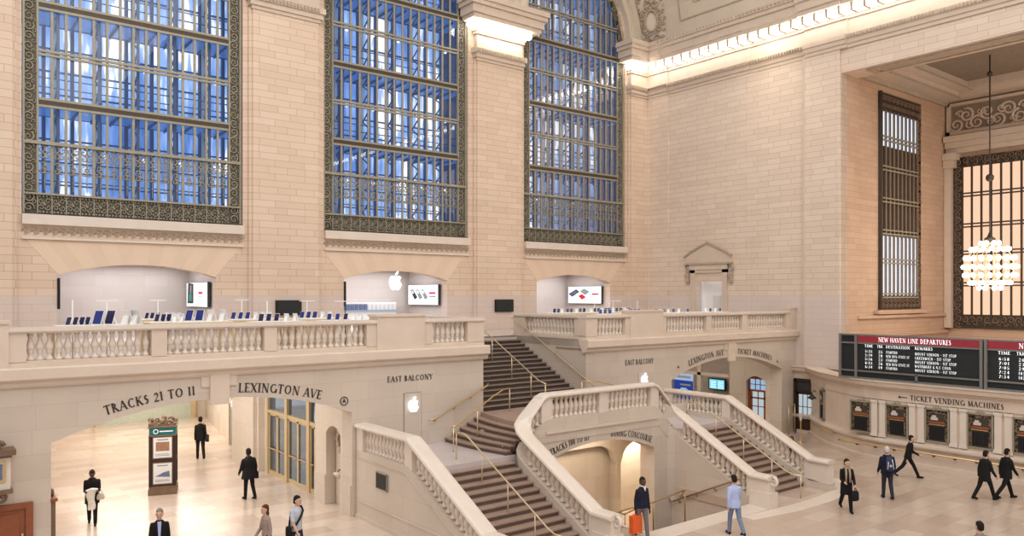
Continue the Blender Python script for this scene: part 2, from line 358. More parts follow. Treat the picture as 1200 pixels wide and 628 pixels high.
# ------------------------------------------------------------------ roman lettering
TK, TN = .15, .07
GL = {
 'A': (.74, [('l',.05,0,.37,1,TN),('l',.37,1,.69,0,TK),('l',.17,.34,.56,.34,TN),('s',.05,0),('s',.69,0)]),
 'B': (.60, [('l',.14,0,.14,1,TK),('a',.16,.76,.30,.24,-90,90),('a',.16,.27,.38,.27,-90,90),('s',.10,0),('s',.10,1)]),
 'C': (.76, [('a',.44,.5,.40,.5,48,312)]),
 'D': (.80, [('l',.14,0,.14,1,TK),('a',.22,.5,.50,.5,-90,90),('l',.14,.97,.26,.97,TN),('l',.14,.03,.26,.03,TN),('s',.10,0),('s',.10,1)]),
 'E': (.56, [('l',.14,0,.14,1,TK),('l',.14,.965,.50,.965,TN),('l',.14,.52,.44,.52,TN),('l',.14,.035,.53,.035,TN),('s',.10,0),('s',.10,1),('l',.49,.82,.49,1,.05),('l',.51,0,.51,.18,.05)]),
 'F': (.52, [('l',.14,0,.14,1,TK),('l',.14,.965,.48,.965,TN),('l',.14,.52,.42,.52,TN),('s',.14,0),('s',.10,1)]),
 'G': (.82, [('a',.44,.5,.40,.5,48,318),('l',.74,.02,.74,.42,TK),('s',.74,.42)]),
 'H': (.80, [('l',.14,0,.14,1,TK),('l',.66,0,.66,1,TK),('l',.14,.52,.66,.52,TN),('s',.14,0),('s',.14,1),('s',.66,0),('s',.66,1)]),
 'I': (.32, [('l',.16,0,.16,1,TK),('s',.16,0),('s',.16,1)]),
 'J': (.40, [('l',.22,.1,.22,1,TK),('a',.10,.12,.12,.14,-120,0),('s',.22,1)]),
 'K': (.72, [('l',.14,0,.14,1,TK),('l',.16,.45,.58,1,TN),('l',.28,.58,.66,0,TK),('s',.14,0),('s',.14,1),('s',.58,1),('s',.66,0)]),
 'L': (.56, [('l',.14,0,.14,1,TK),('l',.14,.035,.52,.035,TN),('s',.14,1),('s',.10,0),('l',.50,0,.50,.2,.05)]),
 'M': (.94, [('l',.12,0,.18,1,TN),('l',.18,1,.47,.05,TK),('l',.47,.05,.76,1,TN),('l',.76,1,.82,0,TK),('s',.12,0),('s',.82,0)]),
 'N': (.84, [('l',.14,0,.14,1,TN),('l',.14,1,.70,0,TK),('l',.70,0,.70,1,TN),('s',.14,0),('s',.11,1),('s',.70,1)]),
 'O': (.88, [('a',.44,.5,.40,.5,0,360)]),
 'P': (.58, [('l',.14,0,.14,1,TK),('a',.16,.72,.34,.28,-90,90),('s',.14,0),('s',.10,1)]),
 'Q': (.88, [('a',.44,.5,.40,.5,0,360),('l',.5,.1,.84,-.15,TN)]),
 'R': (.68, [('l',.14,0,.14,1,TK),('a',.16,.74,.32,.26,-90,90),('l',.30,.50,.64,0,TK),('s',.14,0),('s',.10,1),('s',.64,0)]),
 'S': (.54, [('a',.28,.74,.20,.24,35,255),('a',.27,.26,.22,.26,-145,75),('l',.17,.60,.40,.42,TK)]),
 'T': (.66, [('l',.33,0,.33,1,TK),('l',.03,.965,.63,.965,TN),('s',.33,0),('l',.05,.8,.05,1,.05),('l',.61,.8,.61,1,.05)]),
 'U': (.76, [('l',.14,.3,.14,1,TK),('l',.62,.3,.62,1,TN),('a',.38,.3,.24,.3,180,360),('s',.14,1),('s',.62,1)]),
 'V': (.74, [('l',.05,1,.37,0,TK),('l',.37,0,.69,1,TN),('s',.05,1),('s',.69,1)]),
 'W': (1.0, [('l',.05,1,.29,0,TK),('l',.29,0,.50,.9,TN),('l',.50,.9,.73,0,TK),('l',.73,0,.95,1,TN),('s',.05,1),('s',.95,1)]),
 'X': (.72, [('l',.08,1,.64,0,TK),('l',.08,0,.64,1,TN),('s',.08,0),('s',.64,0),('s',.08,1),('s',.64,1)]),
 'Y': (.70, [('l',.05,1,.35,.48,TK),('l',.65,1,.35,.48,TN),('l',.35,0,.35,.48,TK),('s',.35,0),('s',.05,1),('s',.65,1)]),
 'Z': (.62, [('l',.06,.965,.56,.965,TN),('l',.54,1,.08,0,TK),('l',.06,.035,.58,.035,TN)]),
 '0': (.56, [('a',.28,.5,.24,.5,0,360)]),
 '1': (.34, [('l',.17,0,.17,1,TK),('s',.17,0),('l',.03,.88,.17,1,TN)]),
 '2': (.54, [('a',.26,.72,.22,.27,-20,170),('l',.45,.62,.06,.05,TN),('l',.04,.05,.52,.05,.12)]),
 '3': (.50, [('a',.22,.75,.20,.24,-80,140),('a',.22,.28,.24,.28,-150,80)]),
 '4': (.56, [('l',.38,0,.38,1,TK),('l',.38,1,.04,.3,TN),('l',.04,.3,.54,.3,TN)]),
 '5': (.50, [('l',.10,.95,.46,.95,TN),('l',.10,.5,.10,.98,TN),('a',.20,.32,.26,.32,-150,110)]),
 '6': (.54, [('a',.28,.3,.22,.3,0,360),('a',.46,.45,.42,.55,95,180)]),
 '7': (.50, [('l',.04,.95,.48,.95,TN),('l',.46,.97,.18,0,TK)]),
 '8': (.52, [('a',.26,.74,.19,.25,0,360),('a',.26,.27,.22,.27,0,360)]),
 '9': (.54, [('a',.26,.7,.22,.3,0,360),('a',.06,.55,.42,.55,-85,0)]),
 ':': (.24, [('l',.12,.15,.12,.3,TK),('l',.12,.6,.12,.75,TK)]),
 '-': (.40, [('l',.06,.45,.34,.45,.1)]),
 '&': (.7, [('a',.3,.76,.17,.23,0,360),('a',.28,.27,.24,.27,60,330),('l',.2,.6,.66,.0,TK)]),
 '.': (.24, [('l',.12,0,.12,.14,TK)]),
 ' ': (.34, []),
}
def text_width(t, h, sp=.10): return sum(GL[c][0]+sp for c in t)*h
def lettering(mb, t, h, place, serif=True, sp=.10, mi=0, bold=1.0, fit=None):
    """flat roman capitals; place(u, v) maps text space to a world point"""
    k = 1.0
    if fit: k = fit/text_width(t, h, sp)
    u = 0
    def quad(p): mb.add([place(x*k, y) for x, y in p], [tuple(range(len(p)))], mi)
    for c in t:
        w, prims = GL[c]
        for q in prims:
            if q[0] == 'l':
                _, x0, y0, x1, y1, tw = q; tw *= bold
                dx, dy = x1-x0, y1-y0
                if abs(dy) < 1e-6: P = [(x0,y0-tw/2),(x1,y0-tw/2),(x1,y0+tw/2),(x0,y0+tw/2)]
                else:
                    e = tw/2*sqrt(dx*dx+dy*dy)/abs(dy)
                    P = [(x0-e,y0),(x0+e,y0),(x1+e,y1),(x1-e,y1)]
                quad([(u+x*h, y*h) for x, y in P])
            elif q[0] == 's':
                if not serif: continue
                _, x, y = q; y0 = y if y < .5 else y-.05
                quad([(u+(x-.14)*h, y0*h),(u+(x+.14)*h, y0*h),(u+(x+.14)*h, (y0+.05)*h),(u+(x-.14)*h, (y0+.05)*h)])
            else:
                _, cx, cy, rx, ry, a0, a1 = q; n = max(6, int(abs(a1-a0)/22))
                for i in range(n):
                    P = []
                    for j, side in ((i,1),(i+1,1),(i+1,0),(i,0)):
                        a = radians(a0+(a1-a0)*j/n); wv = (TN+(TK-TN)*abs(cos(a)))*bold
                        R = 1 if side else 0
                        P.append((u+(cx+(rx-(0 if R else wv))*cos(a))*h, (cy+(ry-(0 if R else wv))*sin(a))*h))
                    quad(P)
        u += (w+sp)*h
    return mb
def flat(mapf, u0, v0, d=.012, sgn=1): return lambda u, v: mapf(u0+sgn*u, v0+v, d)
def arced(mapf, circ, off, ustart, d=.012, sgn=1):
    cx, cz, R = circ; R += off; a0 = math.asin((ustart-cx)/R)
    def f(u, v):
        a = a0 + sgn*u/R; r = R+v
        return mapf(cx+r*sin(a), cz+r*cos(a), d)
    return f
def emblem_poly(s=1.0):
    """bitten apple outline, unit about one high, plus leaf"""
    half = [(0,.36),(.10,.40),(.20,.42),(.31,.40),(.40,.32)]
    bite = [(.345,.24),(.315,.14),(.325,.03),(.375,-.06),(.43,-.10)]
    low = [(.40,-.22),(.34,-.34),(.26,-.45),(.18,-.50),(.10,-.49),(0,-.455)]
    left = [(-.10,-.49),(-.18,-.50),(-.26,-.45),(-.34,-.34),(-.40,-.22),(-.44,-.06),(-.44,.08),(-.42,.22),(-.38,.32),(-.30,.395),(-.20,.42),(-.10,.40)]
    leaf = [(-.01,.46),(.0,.55),(.05,.63),(.12,.69),(.20,.72),(.20,.63),(.16,.54),(.09,.48)]
    return [(x*s,y*s) for x,y in half+bite+low+left], [(x*s,y*s) for x,y in leaf]
# ------------------------------------------------------------------ the hall shell
XC = 19.3                      # axis of the grand stair
WC = (7.62, 19.35, 31.12)      # axes of the three great windows
YE, YB, XS = 33.2, 22.8, 37.0  # east wall, balcony front, south wall
ZB = 5.3                       # balcony floor
ALC = ((4.73, 10.51), (16.33, 22.06), (28.03, 33.82))

# floor: concourse (with the stairwell left open), passages below the balcony
mb = MB()
for x0, y0, x1, y1 in ((-12,-12,15.8,48), (15.8,-12,22.8,15.8), (22.8,-12,50,19.9), (26.6,19.9,50,24.6), (22.8,24.6,50,48), (15.8,24.6,22.8,48)):
    mb.box(x0, y0, -.3, x1, y1, 0)
mb.box(15.8, 15.8, -.3, 17.5, 17.0, 0)
struct('floor', mb, M['floor'])
mb = MB().box(-6, 23.1, 5.0, 16.75, 37.2, ZB).box(21.85, 23.1, 5.0, 37.0, 37.2, ZB).box(16.75, 27.25, 5.0, 21.85, 37.2, ZB)
struct('floor', mb, M['alcove'])

# east wall with three arched windows and three shop alcoves
def win_top(c, r=4.02, spring=22.6): return lambda u: spring + sqrt(max(0, r*r-(u-c)**2))
ops = []
for k in range(3):
    ops.append((WC[k]-4.02, WC[k]+4.02, 10.07, win_top(WC[k])))
    a, b = ALC[k]; ops.append((a, b, ZB, seg_arch(a, b, 7.86, .44)))
struct('wall_east', strips(MB(), onY(YE), -6, 37.0, ZB, 30, -.5, 0, ops), M['upper'])
for k in range(3):
    a, b = ALC[k]
    mb = MB().box(a-.2, 33.7, ZB, a, 37.2, 9).box(b, 33.7, ZB, b+.2, 37.2, 9).box(a-.2, 37.0, ZB, b+.2, 37.3, 9).box(a-.2, 33.7, 8.42, b+.2, 37.2, 8.7)
    struct('wall_alcove', mb, M['alcove'])
# fan of plain voussoirs above every alcove
for k in range(3):
    a, b = ALC[k]; c = (a+b)/2; top = seg_arch(a, b, 7.86, .44)
    vs_ = [MB(), MB()]
    for i in range(13):
        u0, u1 = c-2.86+i*.44, c-2.86+(i+1)*.44; w0, w1 = c+(u0-c)*1.36, c+(u1-c)*1.36
        vs_[i % 2 if abs(i-6) < 6 else 0].prism([(u0, top(u0)+.005), (u1, top(u1)+.005), (w1, 9.15), (w0, 9.15)], onY(YE), 0, .012)
    v = struct('trim_1', vs_[0], M['voussoir']); vs_[1].build('voussoir', M['voussoir2'], v)
# window sill and running scroll frieze below each great window
for k in range(3):
    c = WC[k]
    mb = MB().box(c-4.02, 32.98, 9.70, c+4.02, YE, 10.07).box(c-4.02, 33.08, 9.16, c+4.02, YE, 9.24)
    s = struct('trim_%d' % (2+k), mb, M['lime_pale'])
    fr = MB()
    for i in range(27):
        u = c-3.87+i*.298
        fr.spiral((u, 9.46), .14, 1.4, lambda x, z, d: (x, 33.17, z), start=pi, sgn=-1, thick=.032, n=14)
        fr.bar((u-.05, 33.17, 9.33), (u+.2, 33.17, 9.58), .03)
    fr.build('scroll_frieze', M['relief'], s)
# pilasters between the windows
def pier_entab(mb, x0, x1, yf):
    for z0, z1, p in ((19.35,19.5,.07),(19.5,19.72,.15),(19.72,19.98,.24),(19.98,20.72,.04),(20.72,20.86,.14),(20.86,21.28,.2),(21.28,21.5,.78),(21.5,21.9,.9),(21.9,22.12,1.02),(22.12,22.4,1.12)):
        mb.box(x0-p, yf-p, z0, x1+p, YE, z1)
piers = ((-1.4, 3.3), (11.98, 14.98), (23.78, 26.72), (35.4, 37.0))
names = ('far_left', 'left', 'middle', 'right')
for (x0, x1), nm in zip(piers, names):
    yf = 32.95
    mb = MB().box(x0, yf, ZB, x1, YE, 19.4)
    mb.box(x0-.14, yf+.1, ZB, x1+.14 if x1 < 36.9 else x1, YE, 19.4)
    p = struct('wall_pilaster_'+nm, mb, M['upper'])
    e = MB(); pier_entab(e, x0, min(x1, 36.9), yf); e.build('cornice', M['cornice'], p)
    d = MB()
    n = int((x1-x0+.3)/.16)
    for i in range(n): d.box(x0-.2+i*.16, yf-.30, 19.76, x0-.2+i*.16+.09, yf-.2, 19.92)
    d.build('dentil_course', M['relief'], p)

# south wall
ops = [(27.33, 29.26, ZB, 8.42)]
struct('wall_south', strips(MB(), onX(XS), 20.3, 33.7, 0, 22.3, -.5, 0, ops), M['upper_s'])
mb = MB().box(36.86, 20.3, 3.4, XS, 22.2, 19.4).box(36.96, 25.5, 7.9, XS, 31.3, 19.4)
mb.box(36.96, 25.5, ZB, XS, 27.1, 7.9).box(36.96, 29.5, ZB, XS, 31.3, 7.9).box(36.88, 31.3, ZB, XS, 32.95, 19.4)
struct('trim_5', mb, M['upper_s'])
struct('trim_6', MB().box(36.84, 22.2, 3.4, 36.99, 22.32, 19.4), M['cornice'])
prof = [(-.2,19.35),(.05,19.35),(.05,19.5),(.13,19.54),(.17,19.72),(.24,19.76),(.24,19.98),(.04,20.0),(.04,20.72),(.14,20.76),(.14,20.86),(.2,20.9),(.2,21.28),(.78,21.3),(.80,21.48),(.9,21.52),(.9,21.9),(1.02,21.94),(1.02,22.12),(1.12,22.16),(1.12,22.4),(-.2,22.4)]
mb = MB()
for y0, y1, d in ((31.3,33.0,.12),(25.5,31.3,.04),(22.2,25.5,0),(19.9,22.2,.15),(-26,19.9,.05)):
    mb.prism([(-(p+d), z) for p, z in prof], lambda u, v, w: (XS+u, w, v), y0, y1)
ent = struct('trim_7', mb, M['cornice'])
mb = MB()
y = 32.8
while y > 12: mb.box(XS-.36, y, 19.78, XS-.2, y-.09, 19.93); y -= .16
mb.build('dentil_course', M['relief'], ent)
mb = MB(); y = 32.4
while y > 12: mb.ball((XS-1.12, y, 22.28), .09, 6, 4); y -= .24
mb.build('egg_moulding', M['relief'], ent)
# beam and soffit over the ticket bay
mb = MB().box(XS, -26, 18.2, 38.6, 20.3, 22.3)
bm_ = struct('wall_south_beam', mb, M['upper_s'])
mb = MB()
for y0, y1 in ((18.9, 19.2),): mb.box(37.3, y0, 18.12, 38.3, y1, 18.2)
mb.box(37.3, -10, 18.12, 37.45, 18.9, 18.2).box(38.15, -10, 18.12, 38.3, 18.9, 18.2)
mb.build('soffit_moulding', M['relief'], bm_)
MB().box(37.45, -10, 18.16, 38.15, 18.75, 18.2).build('soffit_panel', M['relief'], bm_)
# ticket bay: side wall, back wall, coffered ceiling
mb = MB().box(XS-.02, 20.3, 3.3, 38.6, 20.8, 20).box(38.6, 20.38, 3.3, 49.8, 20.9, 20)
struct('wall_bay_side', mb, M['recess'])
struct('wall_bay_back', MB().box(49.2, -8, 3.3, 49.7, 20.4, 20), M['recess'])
struct('trim_8', MB().box(38.6, 20.2, 5.9, 49.2, 20.4, 6.06).box(40.4, 20.1, 6.12, 46.2, 20.4, 6.32).box(38.6, 20.24, 4.9, 49.2, 20.4, 5.1), M['recess'])
mb = MB().box(38.6, -8, 19.2, 49.7, 20.9, 19.5)
mb.box(38.6, 19.2, 18.5, 49.2, 20.37, 19.2).box(48.0, -8, 18.5, 49.19, 19.2, 19.2).box(38.61, -8, 18.5, 39.8, 19.2, 19.2)
mb.box(39.8, 18.5, 18.8, 48.0, 19.2, 19.2).box(47.3, -8, 18.8, 48.0, 18.5, 19.2).box(39.8, -8, 18.8, 40.5, 18.5, 19.2)
cbay = struct('ceiling_bay', mb, M['cornice'])
MB().box(40.5, -8, 19.15, 47.3, 18.5, 19.2).build('coffer_shade', M['relief_dark'], cbay)  # dark sheet: the shade of a deep coffer put into its colour
MB().box(39.76, 18.45, 18.76, 48.05, 18.52, 18.84).box(39.76, 19.15, 18.46, 48.05, 19.23, 18.54).box(38.62, 20.2, 18.3, 49.2, 20.37, 18.52).build('coffer_moulding', M['relief'], cbay)
struct('floor', MB().box(36.9, -12, 3.15, 49.6, 20.3, 3.32), M['alcove'])
# vault springing over the south cornice
def vpt(t, y, off=0): return (XC+(17.6-off)*cos(t), y, 22.4+(13.2-off)*sin(t))
mb = MB(); nt_, ny = 16, 3
ys = [33.2, 20, 5, -26]
vs = [vpt(radians(72)*i/nt_, y) for i in range(nt_+1) for y in ys]
fs = [(i*4+j, i*4+j+1, (i+1)*4+j+1, (i+1)*4+j) for i in range(nt_) for j in range(3)]
o = len(vs); vs += [vpt(radians(72)*i/nt_, y, -.4) for i in range(nt_+1) for y in ys]
fs += [(o+i*4+j, o+(i+1)*4+j, o+(i+1)*4+j+1, o+i*4+j+1) for i in range(nt_) for j in range(3)]
mb.add(vs, fs)
vl = struct('ceiling', mb, M['vault'])
mb = MB()
def vrail(t0, t1, y0, y1, w=.10):
    n = 8
    for i in range(n):
        a, b = i/n, (i+1)/n
        mb.bar(vpt(t0+(t1-t0)*a, y0+(y1-y0)*a, .02), vpt(t0+(t1-t0)*b, y0+(y1-y0)*b, .02), w, .08)
for m_ in (0, .12):
    ta, tb = .085+m_*.5, .62-m_*.6
    for ya, yb in ((30.3, 20.5), (19.2, 6)):
        ya -= m_*9; yb += m_*9
        vrail(ta, ta, ya, yb, .07); vrail(tb, tb, ya, yb, .07); vrail(ta, tb, ya, ya, .07); vrail(ta, tb, yb, yb, .07)
mb.build('panel_moulding', M['relief'], vl)
# archivolt round the right window and the corner pendentive with its cartouche
mb = MB(); c = WC[2]; n = 24
for r0, r1, y0 in ((4.02, 4.35, 32.8), (4.35, 4.75, 32.55), (4.75, 5.05, 32.8)):
    pts = []
    for i in range(n+1):
        a = pi*i/n
        pts.append((a,))
    for i in range(n):
        q = []
        for a in (pi*i/n, pi*(i+1)/n): 
            q += [(c+r0*cos(a), 22.6+r0*sin(a)), (c+r1*cos(a), 22.6+r1*sin(a))]
        mb.prism([q[0], q[1], q[3], q[2]], lambda u, v, d: (u, d, v), y0, YE)
    mb.box(c+r0, y0, 22.3, c+r1, YE, 22.62)
struct('trim_9', mb, M['vault'])
mb = MB()
mb.add([(35.95,33.1,22.4),(36.95,31.5,22.4),(36.6,31.3,27.5),(35.4,33.1,27.5)], [(0,1,2,3)])
pend = struct('ceiling_pendentive', mb, M['vault'])
pm = lambda u, v, d: (36.40+u*.53-.09*(v+1.5), 32.18-u*.85-.045*(v+1.5)-d, 23.9+v)
mb = MB()
ring = [(.38*cos(2*pi*i/20), .62*sin(2*pi*i/20)) for i in range(21)]
mb.tube([pm(x, z, 0) for x, z in ring], .055, 6)
ring2 = [(.52*cos(2*pi*i/20), .8*sin(2*pi*i/20)) for i in range(21)]
for i, (x, z) in enumerate(ring2[:-1]): mb.spiral((x*1.05, z*1.05), .17, 1.3, pm, start=i*1.1, sgn=1 if i % 2 else -1, thick=.05, n=10)
for s in (-1, 1):
    for z, r, st in ((-1.05,.24,0),(-1.3,.16,1),(1.0,.26,2),(1.3,.2,0),(1.65,.16,1),(2.0,.12,2)):
        mb.spiral((s*(.16 if abs(z) > 1.2 else .3), z), r, 1.3, pm, start=st, sgn=s, thick=.055, n=12)
mb.ball(pm(0, 1.15, .05), .2, 8, 5); mb.ball(pm(0, -1.1, .05), .18, 8, 5); mb.ball(pm(0, 2.2, .03), .12, 8, 5)
mb.build('cartouche', M['relief'], pend)
mb = MB()
for i in range(11):
    mb.spiral((-.86+(i % 2)*.12, -1.3+i*.36), .17, 1.2, pm, start=i, sgn=1 if i % 2 else -1, thick=.05, n=12)
    mb.spiral((.80-(i % 2)*.1, -1.3+i*.36), .12, 1.2, pm, start=i+2, sgn=1 if i % 2 else -1, thick=.04, n=10)
mb.build('foliage_band', M['relief'], pend)

# ------------------------------------------------------------------ great windows
def great_window(k):
    c = WC[k]; w = struct_empty('window_%d' % (k+1), (c, 33.4, 10.07))
    top = win_top(c, 3.98)
    P = lambda name, mb, m: mb.build(name, M[m], w)
    # outer glazing with the dusk sky glow painted on, and its own bars
    strips(mb := MB(), onY(35.9), c-4.3, c+4.3, 9.9, 28, -.06, 0, []); P('outer_pane', mb, 'outer')
    mb = MB()
    for i in range(-4, 5): mb.box(c+i*1.0-.06, 35.65, 9.9, c+i*1.0+.06, 35.85, 27)
    z = 10.6
    while z < 27: mb.box(c-4.3, 35.7, z, c+4.3, 35.85, z+.05); z += .9
    P('outer_frame', mb, 'steel')
    mb = MB()
    for z in (10.7, 14.25, 17.85, 21.45, 25.0): mb.box(c-4.3, 33.75, z-.06, c+4.3, 35.6, z+.06)
    P('walkway', mb, 'walk')
    mb = MB()
    for i in range(-2, 3):
        x = c+i*1.4
        mb.box(x-.07, 34.5, 10, x+.07, 34.64, 27)
    P('column', mb, 'steel_pale')
    mb = MB()
    for i in range(-2, 3):
        x = c+i*1.4+.03
        for z in (10.7, 14.25, 17.85, 21.45):
            mb.box(x-.05, 33.8, z+.06, x+.05, 33.9, z+3.5)
            for a, b in ((0,.9),(.9,1.8),(1.8,2.7),(2.7,3.5)):
                mb.bar((x, 33.85, z+a), (x, 34.5, z+(a+b)/2), .05); mb.bar((x, 34.5, z+(a+b)/2), (x, 33.85, z+b), .05)
            for q in range(2): mb.bar((x+.7*q, 33.9, z-.08), (x+.7*q, 35.5, z-.14), .05, .12)
    P('lattice_brace', mb, 'steel')
    mb = MB()
    for z in (12.55, 16.15, 19.75, 23.3):
        for q in range(5): mb.ball((c-2.8+q*1.4+.3, 33.95, z), .085, 8, 5)
    P('work_lamp', mb, 'litrow')
    mb = MB()
    for z in (11.8, 15.35, 18.95, 22.55): mb.box(c-4.2, 34.2, z, c+4.2, 34.23, z+.04).box(c-4.2, 34.2, z-.35, c+4.2, 34.23, z-.31)
    P('guard_rail', mb, 'steel')
    mb = MB().box(c-4.4, 33.7, 9.8, c-4.25, 36, 28).box(c+4.25, 33.7, 9.8, c+4.4, 36, 28).box(c-4.4, 33.7, 9.8, c+4.4, 36, 9.9)
    P('reveal', mb, 'steel')
    # inner glass and bronze grille
    g = MB(); n = 20
    poly = [(c-3.95, 10.1), (c+3.95, 10.1)] + [(c+3.95*cos(pi*i/n), 22.6+3.95*sin(pi*i/n)) for i in range(n+1)]
    g.add([(x, 33.5, z) for x, z in poly], [tuple(range(len(poly)))]); P('glass_pane', g, 'glass')
    x0 = c-3.5; pw = 7.0/15
    ms = MB().box(-.04, 33.34, 12.7, .04, 33.48, 1); first = None
    for i in range(16):
        x = x0+i*pw; zt = top(x) if abs(x-c) < 3.98 else 22.6
        m = MB().box(x-.046, 33.40, 10.85, x+.046, 33.46, zt); P('mullion', m, 'bronze')
    for z, d in ((14.12,1),(14.38,1),(16.02,1),(16.16,1),(17.72,1),(17.98,1),(19.62,1),(19.78,1),(21.34,1),(21.6,1),(23.2,1),(23.36,1),(25,1)):
        hw = 3.98 if z < 22.6 else sqrt(max(0, 3.98**2-(z-22.6)**2)); hw = min(hw, 3.5)
        P('transom', MB().box(c-hw, 33.37, z-.045, c+hw, 33.46, z+.045), 'bronze')
    for z in (14.25, 17.85, 21.47): P('transom_channel', MB().box(c-3.5, 33.38, z-.1, c+3.5, 33.46, z+.1), 'bronze_dark')
    P('transom', MB().box(c-3.98, 33.28, 12.68, c+3.98, 33.48, 12.80), 'bronze')
    P('transom', MB().box(c-3.98, 33.28, 10.82, c+3.98, 33.48, 10.89), 'bronze')
    P('transom', MB().box(c-3.98, 33.28, 10.07, c+3.98, 33.48, 10.13), 'bronze_dark')
    om = onY(33.41); orn = MB(); fz = MB(); bd = MB(); dots = MB()
    for i in range(15):
        xm = x0+(i+.5)*pw; q = 1 if i % 2 else -1
        for zz, r in ((12.52,.15),(12.28,.13),(11.72,.12)):
            for sg in (-1, 1): orn.spiral((xm+sg*r*.75, zz), r, 1.2, om, start=pi/2, sgn=sg, thick=.036, n=9)
        for sg in (-1, 1): orn.spiral((xm+sg*.08, 11.98), .10, 1.1, om, start=-pi/2, sgn=-sg, thick=.03, n=8)
        orn.bar((xm, 33.41, 11.0), (xm, 33.41, 12.3), .022); orn.ball((xm, 33.41, 11.35), .045, 6, 4)
        for sg in (-1, 1):
            for zz, st in ((10.60, 0), (10.36, pi)): fz.spiral((xm+sg*.115, zz), .115, 1.3, onY(33.40), start=st, sgn=sg, thick=.03, n=9)
        fz.ball((xm, 33.40, 10.48), .06, 8, 5)
        fz.box(xm-pw/2-.02, 33.36, 10.12, xm-pw/2+.02, 33.42, 10.84)
        for q_ in range(4):
            for zz in (10.2, 10.77): dots.box(xm-.19+q_*.117, 33.38, zz-.03, xm-.19+q_*.117+.06, 33.42, zz+.03)
    P('ornament_panel', orn, 'bronze'); P('frieze_scrolls', fz, 'bronze'); P('frieze_studs', dots, 'bronze')
    P('frieze_backing', MB().box(c-3.98, 33.44, 10.1, c+3.98, 33.49, 10.84), 'bronze_mid')
    for s in (-1, 1):
        a, b = c+s*3.98, c+s*3.5; m_ = (a+b)/2; bd = MB()
        zz = 10.35
        while zz < 22.5:
            bd.spiral((m_-.04, zz), .19, 1.4, onY(33.38), start=zz*3, sgn=1 if int(zz*2.5) % 2 else -1, thick=.036, n=11)
            bd.spiral((m_+.12, zz+.2), .09, 1.1, onY(33.38), start=zz*5, sgn=-1, thick=.026, n=7); zz += .37
        P('border_scrolls', bd, 'bronze')
        P('border_backing', MB().box(min(a,b), 33.41, 10.85, max(a,b), 33.43, 22.6), 'bronze_mid')
        P('border_bar', MB().box(a-.035*(s+1), 33.30, 10.1, a-.035*(s-1), 33.48, 22.7), 'bronze')
        P('border_bar', MB().box(b-.03, 33.34, 10.85, b+.03, 33.46, 22.7), 'bronze')
    mb = MB(); bs = MB()
    for i in range(n):
        q = [(c+r*cos(a), 33.40, 22.6+r*sin(a)) for r in (3.5, 4.0) for a in (pi*i/n, pi*(i+1)/n)]
        mb.add(q, [(0,1,3,2)]); a = pi*(i+.5)/n
        bs.spiral((c+3.74*cos(a), 22.6+3.74*sin(a)), .2, 1.4, onY(33.37), start=i, sgn=1 if i % 2 else -1, thick=.036, n=11)
    P('border_arch', mb, 'bronze_mid'); P('border_scrolls', bs, 'bronze')
for k in range(3): great_window(k)

# ------------------------------------------------------------------ bay windows
w = struct_empty('window_4', (43.2, 20.3, 6.35))
P = lambda name, mb, m: mb.build(name, M[m], w)
P('lit_pane', MB().box(41.1, 20.36, 7.0, 45.6, 20.37, 17.1), 'coolglass')
P('dark_pane', MB().box(41.0, 20.34, 10.3, 45.7, 20.355, 15.1), 'board')
mb = MB(); fy4 = onY(20.3)
for i in range(10):
    xm = 41.28+i*.455
    for zz, r in ((17.65,.18),(17.25,.15),(6.85,.15),(6.55,.13)):
        for sg in (-1, 1): mb.spiral((xm+sg*.1, zz), r, 1.2, fy4, start=zz+sg, sgn=sg, thick=.035, n=8)
zz = 7.2
while zz < 17.8: mb.spiral((45.45, zz), .2, 1.4, fy4, start=zz*3, sgn=1 if int(zz*2.5) % 2 else -1, thick=.045, n=10); zz += .4
P('border_scrolls', mb, 'bronze_brown')
P('frieze_backing', MB().box(40.9, 20.33, 16.95, 45.75, 20.36, 17.95).box(40.9, 20.33, 6.36, 45.75, 20.36, 7.1), 'bronze_dark')
P('border_panel', MB().box(40.9, 20.2, 6.36, 41.05, 20.36, 17.95), 'bronze_dark')
P('border_backing', MB().box(45.15, 20.34, 6.36, 45.75, 20.365, 17.95), 'bronze_dark')
for i in range(10): P('mullion', MB().box(41.05+i*.455-.02, 20.26, 7.0, 41.05+i*.455+.14, 20.34, 17.0), 'bronze_brown')
for z in (15.5, 13.9, 12.2, 10.5, 8.95, 7.1): P('transom', MB().box(41.0, 20.22, z-.14, 45.2, 20.34, z-.06).box(41.0, 20.22, z+.06, 45.2, 20.34, z+.14), 'bronze')
w = struct_empty('window_5', (49.2, 14, 5.3))
P('lit_pane', MB().box(49.10, 8, 5.9, 49.12, 19.5, 14.75), 'warmglass')
mb = MB(); fx5 = onX(49.02); zz = 5.4
while zz < 15.1:
    mb.spiral((19.68, zz), .19, 1.4, fx5, start=zz*3, sgn=1 if int(zz*2.5) % 2 else -1, thick=.045, n=10); mb.spiral((19.84, zz+.2), .1, 1.1, fx5, start=zz*5, sgn=-1, thick=.03, n=7); zz += .38
yy = 19.3
while yy > 11:
    for z5 in (14.9, 5.6):
        mb.spiral((yy, z5+.1), .2, 1.4, fx5, start=yy*3, sgn=1, thick=.045, n=10); mb.spiral((yy-.2, z5-.12), .13, 1.1, fx5, start=yy*4, sgn=-1, thick=.035, n=8)
    yy -= .4
P('border_scrolls', mb, 'bronze_brown')
P('border_backing', MB().box(49.06, 19.45, 5.2, 49.19, 19.95, 15.2).box(49.06, 8, 14.6, 49.19, 19.5, 15.2).box(49.06, 8, 5.2, 49.19, 19.5, 6.0), 'bronze_dark')
for i in range(18): P('mullion', MB().box(49.02, 19.45-i*.51-.05, 5.2, 49.09, 19.45-i*.51+.05, 14.7), 'bronze_dark')
